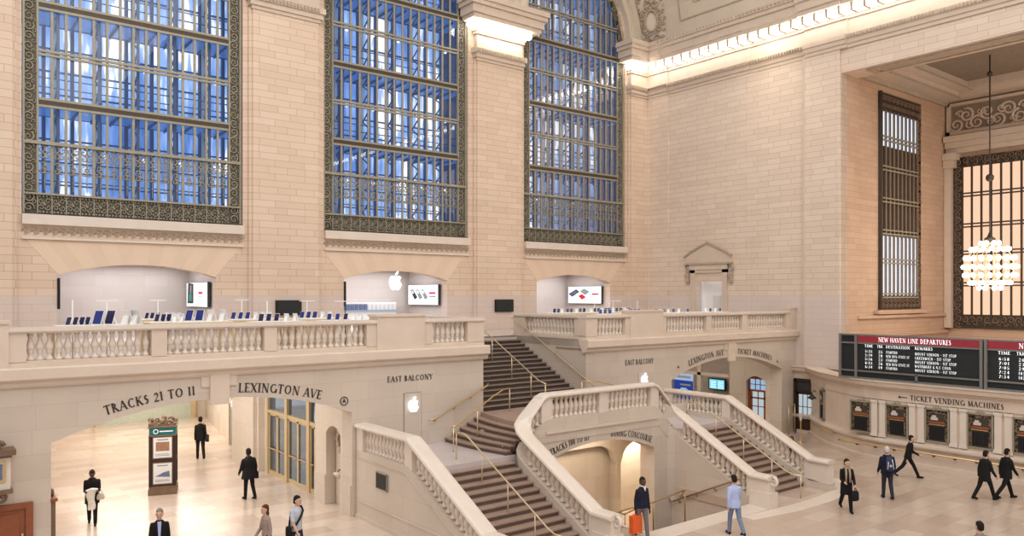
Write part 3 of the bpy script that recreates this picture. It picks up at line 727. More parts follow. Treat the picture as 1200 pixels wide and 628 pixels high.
for z in (12.98, 11.19, 9.6, 7.76): P('transom', MB().box(49.0, 8, z-.13, 49.09, 19.5, z-.05).box(49.0, 8, z+.05, 49.1, 19.5, z+.13), 'bronze_dark')
# relief frieze, cornice and capital over the bay's back window
mb = MB().box(48.9, 8, 16.55, 49.2, 20.28, 16.75).box(48.9, 8, 18.25, 49.2, 20.28, 18.4).box(48.9, 20.1, 16.55, 49.2, 20.28, 18.4)
mb.box(48.7, 8, 15.75, 49.2, 20.3, 16.1).box(48.85, 8, 15.45, 49.2, 20.3, 15.75).box(48.5, 8, 16.1, 49.2, 20.3, 16.45)
mb.box(48.75, 19.95, 5.2, 49.2, 20.35, 14.6).box(48.6, 19.75, 14.6, 49.2, 20.35, 14.85).box(48.45, 19.6, 15.05, 49.2, 20.35, 15.45).box(48.6, 19.75, 14.85, 49.2, 20.35, 15.05)
t = struct('trim_10', mb, M['cornice'])
fm = lambda u, v, d: (49.1, u, v)
mb = MB()
for i in range(11):
    u = 19.8-i*.55
    mb.spiral((u, 17.4+.25*(1 if i % 2 else -1)), .42, 1.6, fm, start=i*1.3, sgn=1 if i % 2 else -1, thick=.09, n=20)
    mb.spiral((u-.2, 17.4-.35*(1 if i % 2 else -1)), .24, 1.3, fm, start=i, sgn=-1 if i % 2 else 1, thick=.07, n=14)
for cx in (15.6,):
    for r in (.35, .6): mb.tube([fm(cx+r*cos(2*pi*j/20), 17.6+r*sin(2*pi*j/20), 0) for j in range(21)], .1, 6)
mb.build('scroll_relief', M['cornice'], t)
MB().box(49.12, 8, 16.75, 49.18, 20.1, 18.25).build('relief_ground', M['relief_dark'], t)

# ------------------------------------------------------------------ cornice bulbs
mb = MB().ball((0,0,0), .195, 10, 7); mb.lathe([(.07,.14),(.09,.2),(.09,.3)], (0,0,0), 8, 1)
b0 = mb.build('light_bulb', [M['bulb'], M['cornice']], None, origin=(0,0,0))
tag(b0, 'round glowing bulb in the row under the south cornice', 'light bulb', 'bulbs along the south cornice')
first = True
def bulb(loc, label, group):
    global first
    if first: b0.location = loc; first = False; o = b0
    else: o = b0.copy(); COL.objects.link(o); o.location = loc
    o['label'] = label; o['group'] = group
mod = MB()
y = 32.05
while y > 16.2:
    bulb((36.42, y, 21.03), 'round glowing bulb in the row under the south cornice', 'bulbs along the south cornice')
    mod.box(36.24, y-.385, 20.92, 36.78, y-.265, 21.3); y -= .65
mod.build('modillion', M['relief'], ent)  # darker than the cornice: shade between the bulbs put into the stone
rest = MB()
while y > -25: rest.ball((36.42, y, 21.03), .17, 8, 5); y -= .65
o = rest.build('light_bulb', M['bulb']); o['kind'] = 'stuff'; tag(o, 'bulbs of the south cornice continuing out of the picture above the ticket bay', 'light bulb')
for x in (23.75, 24.35, 24.95, 25.55, 26.15, 26.75): bulb((x, 32.38, 21.03), 'round glowing bulb under the cornice of the pillar left of the right-hand window', 'bulbs on the pillar cornice')
bulb((23.2, 32.75, 21.03), 'round glowing bulb under the cornice of the pillar left of the right-hand window', 'bulbs on the pillar cornice')
for x, y in ((34.9, 32.75), (35.35, 32.38), (35.9, 32.38)): bulb((x, y, 21.03), 'round glowing bulb on the corner pilaster right of the arched window', 'bulbs on the corner pilaster')

# ------------------------------------------------------------------ lower walls of the balcony
ARL = (3.11, 11.5); ARR = (27.1, 35.7)
def low_wall(name, x0, x1, ar, jamb_hidden=None):
    mb = strips(MB(), onY(YB), x0, x1, 0, 4.86, -.7, 0, [(ar[0], ar[1], 0, seg_arch(ar[0], ar[1], 3.35, .8))])
    return struct(name, mb, M['lower'])
wl = low_wall('wall_balcony_left', -6, 16.72, ARL); wr = low_wall('wall_balcony_right', 21.88, 37.0, ARR)
for wall, ar in ((wl, ARL), (wr, ARR)):
    c = (ar[0]+ar[1])/2
    k = MB().box(c-.27, YB-.10, 3.98, c+.27, YB, 4.85).box(c-.5, YB-.04, 4.5, c-.27, YB, 4.8).box(c+.27, YB-.04, 4.5, c+.5, YB, 4.8)
    k.build('keystone', M['lime'], wall)
cl, cr = seg_circle(ARL[0], ARL[1], 3.35, .8), seg_circle(ARR[0], ARR[1], 3.35, .8)
def letters(parent, text, h, place, fit, label, **kw):
    kw.setdefault('bold', 1.2); o = lettering(MB(), text, h, place, fit=fit, **kw).build('lettering', M['letter'], parent); o['label'] = label; return o
letters(wl, 'TRACKS 21 TO 11', .25, arced(onY(YB), cl, .17, 4.36), 2.34, 'dark letters reading TRACKS 21 TO 11')
letters(wl, 'LEXINGTON AVE', .27, arced(onY(YB), cl, .14, 7.86), 2.62, 'dark letters reading LEXINGTON AVE')
letters(wl, 'EAST BALCONY', .19, flat(onY(YB), 12.78, 4.22), 1.78, 'dark letters reading EAST BALCONY')
letters(wr, 'EAST BALCONY', .22, flat(onY(YB), 24.12, 4.16), 1.8, 'dark letters reading EAST BALCONY')
letters(wr, 'LEXINGTON AVE', .27, arced(onY(YB), cr, .14, 28.3), 2.62, 'dark letters reading LEXINGTON AVE')
letters(wr, 'TICKET MACHINES', .25, arced(onY(YB), cr, .14, 31.95), 2.9, 'dark letters reading TICKET MACHINES')
# compass roundels next to the arches
for wall, x, z in ((wl, 11.22, 3.74), (wr, 35.3, 3.74), (wr, 27.55, 3.9)):
    mb = MB(); f = onY(YB)
    if wall is wl: mb.tube([f(x+.13*cos(2*pi*i/20), z+.13*sin(2*pi*i/20), .01) for i in range(21)], .016, 5)
    mb.add([f(x, z+.1, .012), f(x+.07, z-.07, .012), f(x, z-.03, .012), f(x-.07, z-.07, .012)], [(0,1,2,3)])
    mb.build('direction_mark', M['letter'], wall)['label'] = 'small dark arrow mark'
# cornice band under the balustrade
cp = [(-.1,4.78),(.06,4.80),(.10,4.86),(.10,4.93),(.2,4.98),(.24,5.02),(.24,5.27),(.2,5.31),(-.35,5.31)]
for nm, x0, x1 in (('trim_11', -6, 16.86), ('trim_12', 21.74, 37.15)):
    struct(nm, MB().prism([(-d, z) for d, z in cp], lambda u, v, w: (w, YB+u, v), x0, x1), M['lime'])
# side walls of the upper flight
mb = MB().box(16.3, 23.4, 0, 16.75, 27.3, 5.31).box(21.85, YB, 0, 22.3, 27.6, 5.31)
struct('wall_stair', mb, M['lower'])
struct('trim_13', MB().box(21.82, YB, 4.90, 21.86, 24.6, 4.96), M['recline'])
# passage below the balcony, left
mb = MB()
strips(mb, onX(11.5), 23.5, 25.6, 0, 4.6, -.5, 0, [(23.62, 24.72, 0, seg_arch(23.62, 24.72, 2.45, .28))])
mb.box(11.95, 23.5, 0, 12.1, 24.9, 3)
strips(mb, onX(11.75), 25.6, 31.0, 0, 4.6, -.2, 0, [(25.6, 30.65, 0, 3.75)])
mb.box(11.5, 31.0, 0, 12.2, 33.9, 4.6).box(11.35, 31.2, 0, 11.5, 33.7, 3.9)
mb.prism([(11.9,33.9),(14.4,47.4),(14.9,47.4),(12.4,33.9)], lambda u, v, d: (u, v, d), 0, 4.6)
mb.box(1, 47.3, 0, 14.9, 47.6, 4.6).box(2.6, 23.5, 0, 3.11, 47.5, 4.6)
struct('wall_passage', mb, M['pass'])
struct('ceiling_passage', MB().box(2.6, 23.5, 4.6, 16.3, 47.6, 4.8).box(22.3, 23.5, 4.6, 37, 33.2, 4.8), M['pass'])
# passage right
mb = MB()
strips(mb, onX(35.7), 23.5, 26.0, 0, 4.6, -.5, 0, [(23.75, 24.95, 0, seg_arch(23.75, 24.95, 2.55, .28))])
mb.box(36.15, 23.5, 0, 36.3, 25.2, 3).box(26.6, 23.5, 0, 27.1, 33.2, 4.6).box(27, 32.9, 0, 37, 33.2, 4.6)
mb.box(35.8, 25.75, 0, 37.0, 26.0, 4.6)
struct('wall_ticket_passage', mb, M['pass'])
struct('baseboard_passage', MB().box(11.46, 22.85, 0, 11.5, 23.6, 1.0).box(11.46, 24.74, 0, 11.5, 25.6, 1.0), M['lower'])
# ------------------------------------------------------------------ balustrades
BAL = [(.095,0),(.095,.06),(.062,.075),(.05,.12),(.052,.17),(.082,.215),(.066,.245),(.09,.28),(.1,.33),(.094,.38),(.066,.46),(.05,.54),(.047,.6),(.075,.625),(.075,.645),(.055,.66),(.095,.69),(.095,.71)]
_b = MB().lathe(BAL, (0,0,0), 10); BAL_MESH = None
def baluster(loc, parent, h=.71):
    global BAL_MESH
    if BAL_MESH is None:
        BAL_MESH = bpy.data.meshes.new('baluster'); BAL_MESH.from_pydata(_b.v, [], _b.f); BAL_MESH.materials.append(M['lime_pale'])
        BAL_MESH.polygons.foreach_set('use_smooth', [True]*len(_b.f)); BAL_MESH.update()
    o = bpy.data.objects.new('baluster', BAL_MESH); COL.objects.link(o)
    o.location = loc; o.scale.z = h/.71; adopt(o, parent); return o
def parapet(label, along, fixed, segs, group=None):
    """straight balcony balustrade; segs: (kind, u0, u1) with b=balusters, p=pedestal, k=tall block"""
    u0, u1 = segs[0][1], segs[-1][2]
    W = (lambda u, d, z: (u, fixed+d, z)) if along == 'x' else (lambda u, d, z: (fixed+d, u, z))
    def bx(mb, a, b, d0, d1, z0, z1):
        p, q = W(a, d0, z0), W(b, d1, z1); return mb.box(*p, *q)
    t = thing('balustrade', label, 'balustrade', W((u0+u1)/2, .2, ZB))
    runs = []; s = None
    for kd, a, b in segs:
        if kd == 'k':
            if s is not None: runs.append((s, a)); s = None
        elif s is None: s = a
    if s is not None: runs.append((s, u1))
    for a, b in runs:
        mb = MB(); bx(mb, a, b, -.03, .45, 6.16, 6.2); bx(mb, a, b, -.07, .49, 6.2, 6.30); mb.build('coping', M['lime_pale'], t)
        mb = MB(); bx(mb, a, b, -.02, .44, 5.31, 5.42); bx(mb, a, b, .02, .40, 5.42, 5.46); mb.build('plinth', M['lime'], t)
    for kd, a, b in segs:
        if kd == 'p': mb = MB(); bx(mb, a, b, 0, .42, 5.44, 6.17); mb.build('pedestal', M['lime'], t)
        elif kd == 'k':
            mb = MB(); bx(mb, a, b, -.06, .48, 5.31, 6.40); bx(mb, a-.04, b+.04, -.1, .52, 6.40, 6.48); mb.build('block_pedestal', M['lime'], t)
        else:
            n = max(2, round((b-a)/.215))
            for i in range(n): baluster(W(a+(i+.5)*(b-a)/n, .21, 5.455), t)
    return t
parapet('left balcony balustrade above TRACKS 21 TO 11, in front of the shop tables', 'x', YB,
    [('k',-3.5,2.2),('p',2.2,2.58),('b',2.58,5.5),('p',5.5,5.9),('b',5.9,8.64),('p',8.64,9.03),('b',9.03,12.03),('p',12.03,12.37),('k',12.37,14.21),('p',14.21,14.55),('b',14.55,16.03),('p',16.03,16.75)])
parapet('right balcony balustrade above the right LEXINGTON AVE arch', 'x', YB,
    [('p',21.85,22.49),('b',22.49,24.14),('p',24.14,24.41),('k',24.41,26.47),('p',26.47,26.76),('b',26.76,29.57),('p',29.57,29.95),('b',29.95,32.35),('p',32.35,32.76),('b',32.76,36.09),('p',36.09,36.4),('k',36.4,37.15)])
parapet('balcony balustrade along the right side of the upper stair opening', 'y', 21.85,
    [('p',23.22,23.5),('b',23.5,26.7),('p',26.7,27.5)])
parapet('balcony balustrade along the left side of the upper stair opening', 'y', 16.30,
    [('p',23.3,23.6),('b',23.6,26.7),('p',26.7,27.5)])

# ------------------------------------------------------------------ grand staircase
def step(parent, x0, x1, yn, yb, z0, z1, riser):
    mb = MB().box(x0, yn, z1-.045, x1, yb, z1, 0).box(x0, yn+.025, z0, x1, yb, z1-.045, 1)
    if riser == 'riser2': mb.box(x0, yn-.004, z1-.04, x1, yn+.045, z1+.003, 2)
    mb.build('step', [M['tread2' if riser == 'riser2' else 'tread'], M[riser], M['nosing']], parent)
up = thing('staircase', 'upper flight of brown marble steps rising to the balcony', 'staircase', (XC, 25, 2.9))
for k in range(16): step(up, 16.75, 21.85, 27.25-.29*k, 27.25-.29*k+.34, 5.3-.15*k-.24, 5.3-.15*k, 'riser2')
def bow_nose(k, side, n=10):
    P = []
    for i in range(n+1):
        t = i/n; y = 22.78-(22.78-19.6)*t
        x = (16.6-.31*k)*(1-t) + (16.2-.19*k)*t - .14*sin(pi*t)
        P.append((x if side < 0 else 2*XC-x, y))
    return P
a, b = bow_nose(0, -1), bow_nose(0, 1)
mp_ = lambda u, v, d: (u, v, d)
MB().prism(a + b[::-1], mp_, 2.5, 2.9).build('middle_landing', M['tread'], up)
XI, XO = 15.57, 11.82
for side, nm in ((-1, 'left'), (1, 'right')):
    mx = (lambda x: x) if side < 0 else (lambda x: 2*XC-x)
    t = thing('staircase', 'lower flight of brown steps on the %s, with bowed steps and a side landing' % nm, 'staircase', (mx(13.7), 17.5, 0))
    for k in range(1, 6):
        nose = bow_nose(k, side); prev = bow_nose(k-1, side)
        back = [(x + (.08 if side < 0 else -.08), y) for x, y in prev[::-1]]
        z = 2.9-.15*k
        mb = MB().prism(nose+back, mp_, z-.045, z, 0)
        nn = [(x + (.02 if side < 0 else -.02), y) for x, y in nose]
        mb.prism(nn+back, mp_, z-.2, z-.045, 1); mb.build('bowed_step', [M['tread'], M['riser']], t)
    mb = MB().prism([(16.6-.31*5+.1, 22.79), (12.0, 22.79), (12.0, 19.5), (15.6, 19.5)] if side < 0 else [(mx(16.6-.31*5+.1), 22.79), (mx(12.0), 22.79), (mx(12.0), 19.5), (mx(15.6), 19.5)], mp_, 1.6, 2.0)
    mb.build('side_landing', M['landing'], t)
    MB().box(mx(12.0), 19.52, 1.84, mx(15.36), 19.6, 1.955).build('landing_riser', M['riser'], t)
    for k in range(1, 13):
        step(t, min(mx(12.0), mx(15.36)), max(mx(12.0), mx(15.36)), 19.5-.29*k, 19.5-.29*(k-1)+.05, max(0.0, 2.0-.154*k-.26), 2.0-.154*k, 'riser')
    # outer balustrade
    xo = mx(XO)
    ob = thing('balustrade', 'outer marble balustrade of the %s lower flight' % nm + (', with a dark plaque on its side wall' if side < 0 else ', ending near the ticket hall'), 'balustrade', (xo, 19, 0))
    path = [(22.78,2.0),(19.55,2.0),(15.85,.10),(15.05,.10)]
    zf = lambda y: 2.0 if y > 19.55 else (.10 if y < 15.85 else .10+(y-15.85)*(1.9/3.7))
    hw = .19
    mb = MB(); pol = [(22.78,0)]+[(y, z+.15) for y, z in path]+[(15.05,0)]
    mb.prism(pol, lambda u, v, d: (d, u, v), xo-hw, xo+hw)
    mb.box(xo-hw-.04, 15.0, 0, xo+hw+.04, 22.78, .12)
    for q in (.02,):   # panel moulding on the outer face
        e = xo-hw-.012 if side < 0 else xo+hw+.012
        mb.bar((e,22.6,1.95),(e,19.7,1.95),.03); mb.bar((e,19.7,1.95),(e,16.3,.35),.03)
        mb.bar((e,22.6,.55),(e,17.6,.55),.03)
    mb.build('base_wall', M['lower'], ob)
    P3 = [(xo, y, z) for y, z in path]
    MB().sweep(P3, [(-.25,.86),(.25,.86),(.27,.91),(.25,.97),(.15,1.0),(-.15,1.0),(-.25,.97),(-.27,.91)]).build('coping', M['lime_pale'], ob)
    for y0, y1 in ((22.35,22.78),(19.35,19.75),(15.08,16.05)):
        mb = MB().prism([(y1, zf(y1)+.12), (y1, zf(y1)+.88), (19.55, 2.88) if y0 < 19.55 < y1 else ((y0+y1)/2, zf((y0+y1)/2)+.88), (y0, zf(y0)+.88), (y0, zf(y0)+.12)], lambda u, v, d: (d, u, v), xo-.18, xo+.18)
        mb.build('pedestal', M['lime_pale'], ob)
    ys = [22.3-i*.215 for i in range(12)] + [19.2-i*.215 for i in range(15)]
    for y in ys:
        if 19.35 <= y <= 19.75: continue
        baluster((xo, y, zf(y)+.145), ob)
    # brass handrail down the middle of the flight
    xr = mx(13.7)
    hr = thing('handrail', 'brass handrail on posts down the middle of the %s lower flight' % nm, 'handrail', (xr, 18, 0))
    zs = lambda y: 2.0 if y > 19.5 else max(0, 2.0-(19.5-y)*.531)
    MB().tube([(xr,20.15,2.84),(xr,19.75,2.86),(xr,19.5,2.8),(xr,15.75,.86),(xr,15.5,.78),(xr,15.1,.78)], .026, 8).build('rail', M['brass_pale'], hr)
    for y in (20.1, 18.75, 17.5, 16.3, 15.15):
        zr = 2.85 if y > 19.6 else .78 if y < 15.6 else 2.8-(19.5-y)*.5185
        MB().tube([(xr,y,max(0, zs(y)-.1)),(xr,y,zr)], .02, 8).build('post', M['brass_pale'], hr)
    # brass rail across the bowed steps
    hr = thing('handrail', 'short brass handrail crossing the %s bowed steps' % nm, 'handrail', (mx(15.8), 21.5, 2.0))
    MB().tube([(mx(17.5),22.25,3.74),(mx(17.0),22.0,3.74),(mx(16.4),21.75,3.6),(mx(14.5),21.15,2.86),(mx(14.2),21.05,2.84)], .024, 8).build('rail', M['brass'], hr)
    for x, y, z0, z1 in ((17.5,22.25,2.9,3.74),(15.5,21.47,2.4,3.24),(14.25,21.07,2.0,2.84)):
        MB().tube([(mx(x),y,z0-.04),(mx(x),y,z1)], .02, 8).build('post', M['brass_pale'], hr)
# plaque on the left side wall
e = XO-.19-.012
t = thing('wall_plaque', 'dark square bronze plaque on the left stair wall', 'plaque', (e, 21.05, 1.22))
MB().box(e-.03, 20.72, 1.22, e, 21.36, 1.68).build('plate', M['board'], t)
MB().box(e-.04, 20.70, 1.20, e-.005, 21.38, 1.22).box(e-.04, 20.70, 1.68, e-.005, 21.38, 1.70).box(e-.04, 20.70, 1.20, e-.005, 20.72, 1.7).box(e-.04, 21.36, 1.20, e-.005, 21.38, 1.7).build('rim', M['bronze'], t)
# inner U-shaped balustrade round the stairwell
half = [(XI,15.05,.06),(XI,15.8,.06),(XI,18.85,1.70),(XI+.03,19.1,1.86),(XI+.13,19.3,2.04),(XI+.32,19.4,2.24),(XI+.95,19.42,2.82),(XI+1.15,19.42,2.9)]
full = half + [(2*XC-x, y, z) for x, y, z in half[::-1]]
ub = thing('balustrade', 'curved inner marble balustrade around the stairwell under the stairs', 'balustrade', (XC, 18, 0))
MB().sweep(full, [(-.25,.86),(.25,.86),(.27,.91),(.25,.97),(.15,1.0),(-.15,1.0),(-.25,.97),(-.27,.91)]).build('coping', M['lime_pale'], ub)
for pth in (half[:6], [(2*XC-x, y, z) for x, y, z in half[:6]]):
    MB().sweep(pth, [(-.19,-2.6),(.19,-2.6),(.19,.15),(-.19,.15)]).build('base_wall', M['lower'], ub)
MB().sweep(full[5:-5], [(-.19,-.5),(.19,-.5),(.19,.15),(-.19,.15)]).build('base_wall', M['lower'], ub)
def zhalf(y): return .06 if y < 15.8 else .06+(y-15.8)*(1.64/3.05)
for sx in (XI, 2*XC-XI):
    for y0, y1 in ((15.08,15.95),):
        MB().prism([(y1, zhalf(y1)+.12),(y1, zhalf(y1)+.88),(y0, zhalf(y0)+.88),(y0, zhalf(y0)+.12)], lambda u, v, d: (d, u, v), sx-.18, sx+.18).build('pedestal', M['lime_pale'], ub)
    MB().box(sx-.24, 15.0, 0, sx+.24, 15.8, .5).build('end_block', M['lime_pale'], ub)
    for i in range(13): y = 18.75-i*.215; baluster((sx, y, zhalf(y)+.145), ub)
    s = 1 if sx == XI else -1
    for i in range(3):
        x = XI+.42+i*.2; baluster((x if s > 0 else 2*XC-x, 19.41, 2.27+(x-XI-.32)*.92+.13), ub)
    xp = XI+1.1 if s > 0 else 2*XC-XI-1.1
    MB().box(xp-.22, 19.24, 2.95, xp+.22, 19.6, 3.78).build('pedestal', M['lime_pale'], ub)
MB().box(XC-.2, 19.26, 3.0, XC+.2, 19.58, 3.78).build('pedestal', M['lime_pale'], ub)
for a, b in ((XI+1.35, XC-.22), (XC+.22, 2*XC-XI-1.35)):
    n = round((b-a)/.215)
    for i in range(n): baluster((a+(i+.5)*(b-a)/n, 19.42, 3.04), ub)
# scroll at the foot of the inner left coping
for sx in (XI, 2*XC-XI):
    MB().spiral((15.02, .86), .17, 1.3, lambda u, v, d: (sx, u, v), start=pi/2, sgn=1, thick=.07, n=14).build('scroll', M['lime_pale'], ub)
# stairwell: front wall with its arch, side walls, steps down
ar = (16.3, 21.9); sa = seg_circle(ar[0], ar[1], 1.52, .56)
mb = strips(MB(), onY(19.23), 15.76, 22.84, -3, 2.3, -.7, 0, [(ar[0], ar[1], -3, seg_arch(ar[0], ar[1], 1.52, .56))])
mb.box(16.3, 19.21, 2.3, 22.3, 19.56, 2.62)
sw = struct('wall_stairwell', mb, M['lower'])
MB().box(16.6, 19.16, 2.58, 22.0, 19.21, 2.66).build('string_course', M['lime'], sw)
letters(sw, 'TRACKS 100 TO 117', .22, arced(onY(19.23), sa, .12, 16.85), 1.78, 'dark letters reading TRACKS 100 TO 117')
letters(sw, 'DINING CONCOURSE', .22, arced(onY(19.23), sa, .12, 19.62), 2.15, 'dark letters reading DINING CONCOURSE')
def groin(a, b):
    return lambda u: .45+.85*sqrt(max(0, 1-(1-min(1, min(u-a, b-u)/1.1))**2))
mb = strips(MB(), onY(21.5), 15.8, 26.5, -2, 2.5, -.2, 0, [(16.0, 22.25, -2, groin(16.0, 22.25)), (22.5, 26.4, -2, groin(22.5, 26.4))], nseg=24)
mb.box(15.8, 21.9, -2, 22.4, 22.1, 2.3).box(22.3, 22.6, -2, 26.5, 22.75, 1.6).box(22.3, 21.7, -2, 22.45, 22.6, 1.6)
mb.box(15.4, 15.8, -2, 15.79, 19.93, -.01).box(22.85, 15.8, -2, 23.2, 19.93, -.01)
mb.box(15.4, 19.93, -2, 15.8, 22.6, 2.3).box(26.5, 19.93, -2, 26.7, 22.6, 1.58).box(22.5, 19.93, 1.50, 26.7, 22.7, 1.58).box(15.4, 19.93, 2.12, 22.6, 22.7, 2.2).box(22.5, 19.93, 1.5, 22.6, 21.5, 2.2).box(22.8, 19.9, -2, 26.5, 19.95, 1.8)
struct('wall_lower_passage', mb, M['pass'])
struct('floor', MB().box(15.6, 19.0, -2.05, 26.6, 24.7, -1.81), M['floor'])
t = thing('staircase', 'steps going down to the dining concourse under the arch', 'staircase', (XC, 17.5, -1.8))
for k in range(1, 12): step(t, 15.8, 22.8, 15.8+.3*(k-1) if False else 15.78+.3*(k-1), 15.8+.3*k, -.163*k-.2, -.163*k, 'riser')
struct('trim_14', MB().box(17.0, 15.05, -.01, 22.78, 15.8, .012).box(17.5, 15.8, -.3, 17.62, 17.0, .04).box(15.8, 16.95, -.3, 17.6, 17.05, .02), M['lime_pale'])
inn = [(21.3,15.05),(23,14.9),(25,14.85),(26.8,15.05),(28.6,16.0)]; outr = [(29.0,15.6),(27.2,14.5),(25.2,14.25),(23.2,14.3),(21.3,14.6)]
struct('trim_17', MB().prism(inn+outr, mp_, -.01, .008).prism([(38.6-x, y) for x, y in inn+outr], mp_, -.01, .008), M['lime_pale'])
def brass_rail(label, pts, posts=(), brackets=(), r=.026, mat='brass'):
    t = thing('handrail', label, 'handrail', pts[0])
    MB().tube(pts, r, 8).build('rail', M[mat], t)
    for p, q in posts: MB().tube([p, q], .022, 8).build('post', M[mat], t)
    for p, q in brackets: 
        mb = MB().tube([p, ((p[0]+q[0])/2, (p[1]+q[1])/2, (p[2]+q[2])/2-.06), q], .018, 6); mb.ball(q, .04, 8, 5); mb.build('bracket', M[mat], t)
    return t
zr = lambda y: .78-(y-16.2)*.47
brass_rail('brass wall handrail on the right side of the stairwell', [(22.72,15.9,.86),(22.72,16.2,.78),(22.72,19.05,zr(19.05))],
    brackets=[((22.72,y,zr(y)),(22.84,y,zr(y)-.1)) for y in (16.5,17.2,18.0,18.8)], mat='brass_dark')
brass_rail('low brass guard rail on posts across the stairwell steps', [(16.5,16.6,.35),(17.35,16.6,.52),(18.9,16.6,.56),(20.4,16.6,.70),(22.6,18.6,-.3)],
    posts=[((17.4,16.6,-.3),(17.4,16.6,.53)),((18.85,16.6,-.35),(18.85,16.6,.56)),((20.4,16.6,-.4),(20.4,16.6,.7))], mat='brass_dark')
brass_rail('short brass handrail with a curled end by the stairwell arch', [(16.5,17.6,.55),(16.75,17.6,.58),(17.4,17.5,.33),(18.3,17.3,.12),(18.9,17.2,.28)],
    posts=[((17.4,17.5,-.9),(17.4,17.5,.33)),((18.3,17.3,-.9),(18.3,17.3,.12))], mat='brass_dark')
# wall rails of the upper flight
brass_rail('brass wall handrail under the left EAST BALCONY lettering', [(14.3,22.62,2.86),(14.55,22.62,2.86),(16.75,22.62,3.84),(16.9,22.75,3.9)],
    brackets=[((x,22.62,2.86+(x-14.55)*.445),(x,22.79,2.78+(x-14.55)*.445)) for x in (14.6,15.4,16.1,16.65)])
sl = lambda y: 6.02-(27.2-y)*.5
brass_rail('long brass wall handrail on the right of the upper flight', [(21.72,27.5,6.1),(21.72,27.2,sl(27.2)),(21.72,22.6,sl(22.6)),(21.72,21.7,sl(21.7)),(21.72,21.4,3.2)],
    brackets=[((21.72,y,sl(y)),(21.86,y,sl(y)-.1)) for y in (26.6,25.6,24.6,23.7,22.95)], mat='brass_pale')
st = lambda y: 5.3-(27.25-y)*.517
brass_rail('pale brass handrail on posts in the middle of the upper flight', [(XC,27.5,6.15),(XC,27.2,6.12),(XC,22.7,3.83),(XC,22.3,3.76)],
    posts=[((XC,y,max(2.88,st(y)-.12)),(XC,y,3.76 if y < 22.5 else 6.12-(27.2-y)*.509)) for y in (27.1,25.7,24.4,23.2,22.35)], mat='brass_pale')

# ------------------------------------------------------------------ ticket hall front
XT = 33.2
path = [(36.9,23.0,0),(36.9,21.9,0),(36.5,21.5,0),(35.7,20.75,0),(34.9,19.9,0),(34.25,18.95,0),(33.7,18.05,0),(33.35,17.2,0),(XT,16.4,0),(XT,-10,0)]
prof = [(.5,0),(-.14,0),(-.14,.16),(-.05,.2),(-.05,.74),(-.16,.8),(-.2,.86),(-.2,.94),(-.02,1.02),(0,1.1),(0,2.62),(-.04,2.64),(-.04,3.06),(-.1,3.1),(-.12,3.16),(-.28,3.22),(-.32,3.36),(-.38,3.42),(-.38,3.46),(.5,3.46)]
tw = struct('wall_ticket', MB().sweep(path, prof), M['lime'])
mb = MB()
for yc in (16.52, 14.92, 13.3, 11.7, 10.1):
    for o in (-.19, .17): mb.box(XT-.07, yc+o-.13, 1.05, XT, yc+o+.13, 2.62).box(XT-.1, yc+o-.16, 2.5, XT, yc+o+.16, 2.62).box(XT-.1, yc+o-.16, 1.05, XT, yc+o+.16, 1.18)
mb.build('pilaster', M['lime_pale'], tw)
letters(tw, 'TICKET VENDING MACHINES', .21, flat(onX(XT-.045), 15.17, 2.74, sgn=-1), 3.52, 'dark letters reading TICKET VENDING MACHINES')
f = onX(XT-.045)
o = MB().add([f(15.68,2.83,.012), f(15.58,2.90,.012), f(15.58,2.76,.012)], [(0,1,2)]).add([f(15.6,2.845,.012), f(15.28,2.845,.012), f(15.28,2.815,.012), f(15.6,2.815,.012)], [(0,1,2,3)]).build('arrow_mark', M['letter'], tw); o['label'] = 'dark arrow pointing left'
def ticket_window():
    t = thing('ticket_window', 'x', 'ticket window', (0,0,0))      # local: faces -x, width along y, base z
    w, h = .95, 1.37
    FR = MB().box(-.10, -w/2, 0, .0, -w/2+.06, h).box(-.10, w/2-.06, 0, 0, w/2, h).box(-.10, -w/2, h-.06, 0, w/2, h).box(-.10, -w/2, 0, 0, w/2, .05).build('frame', M['bronze'], t)
    MB().box(-.07, -w/2+.05, .04, -.05, -w/2+.18, h-.05).box(-.07, w/2-.18, .04, -.05, w/2-.05, h-.05).box(-.07, -w/2+.05, h-.2, -.05, w/2-.05, h-.05).build('ornament_border', M['pierced_brown'], FR)
    MB().box(-.05, -w/2+.04, .03, -.02, w/2-.04, h-.04).build('back_panel', M['bronze_dark'], t)
    g = MB()
    for i in range(9): g.box(-.085, -.27+i*.0675-.008, .14, -.07, -.27+i*.0675+.008, .66)
    g.box(-.085, -.3, .64, -.065, .3, .68); g.build('grille', M['dark'], t)
    MB().box(-.07, -.29, .12, -.055, .29, .66).build('counter_blind', M['black'], t)
    MB().box(-.12, -.31, .70, -.06, .31, .745).build('brass_bar', M['brass'], t)
    MB().box(-.08, -.31, .76, -.06, .31, .86).build('notice_strip', M['wood'], t)
    MB().box(-.10, -.05, .90, -.085, .23, 1.02).box(-.10, .02, 1.02, -.085, .18, 1.10).build('number_plate', M['alcove'], t)
    mb = MB().ball((-.06,0,h+.04), .07, 8, 5); mb.box(-.1, -.14, h, 0, .14, h+.05); mb.build('crest', M['bronze'], FR)
    return t
tw0 = ticket_window()
lab = ['ticket window farthest left, below the left end of the departures board', 'ticket window just left of the TICKET VENDING MACHINES lettering', 'ticket window under the word VENDING', 'ticket window under the word MACHINES', 'ticket window cut by the right edge of the picture']
for i, yc in enumerate((17.29, 15.72, 14.10, 12.5, 10.9)):
    o = tw0 if i == 0 else dup(tw0, (0,0,0)); o.location = (XT, yc, 1.14); o['label'] = lab[i]; o['group'] = 'ticket windows'
o = dup(tw0, (35.2, 20.22, 1.12), rz=radians(-43)); o.scale = (1, .62, 1.05); o['label'] = 'narrow ticket window on the curved corner beside the wooden door'; o['group'] = 'ticket windows'
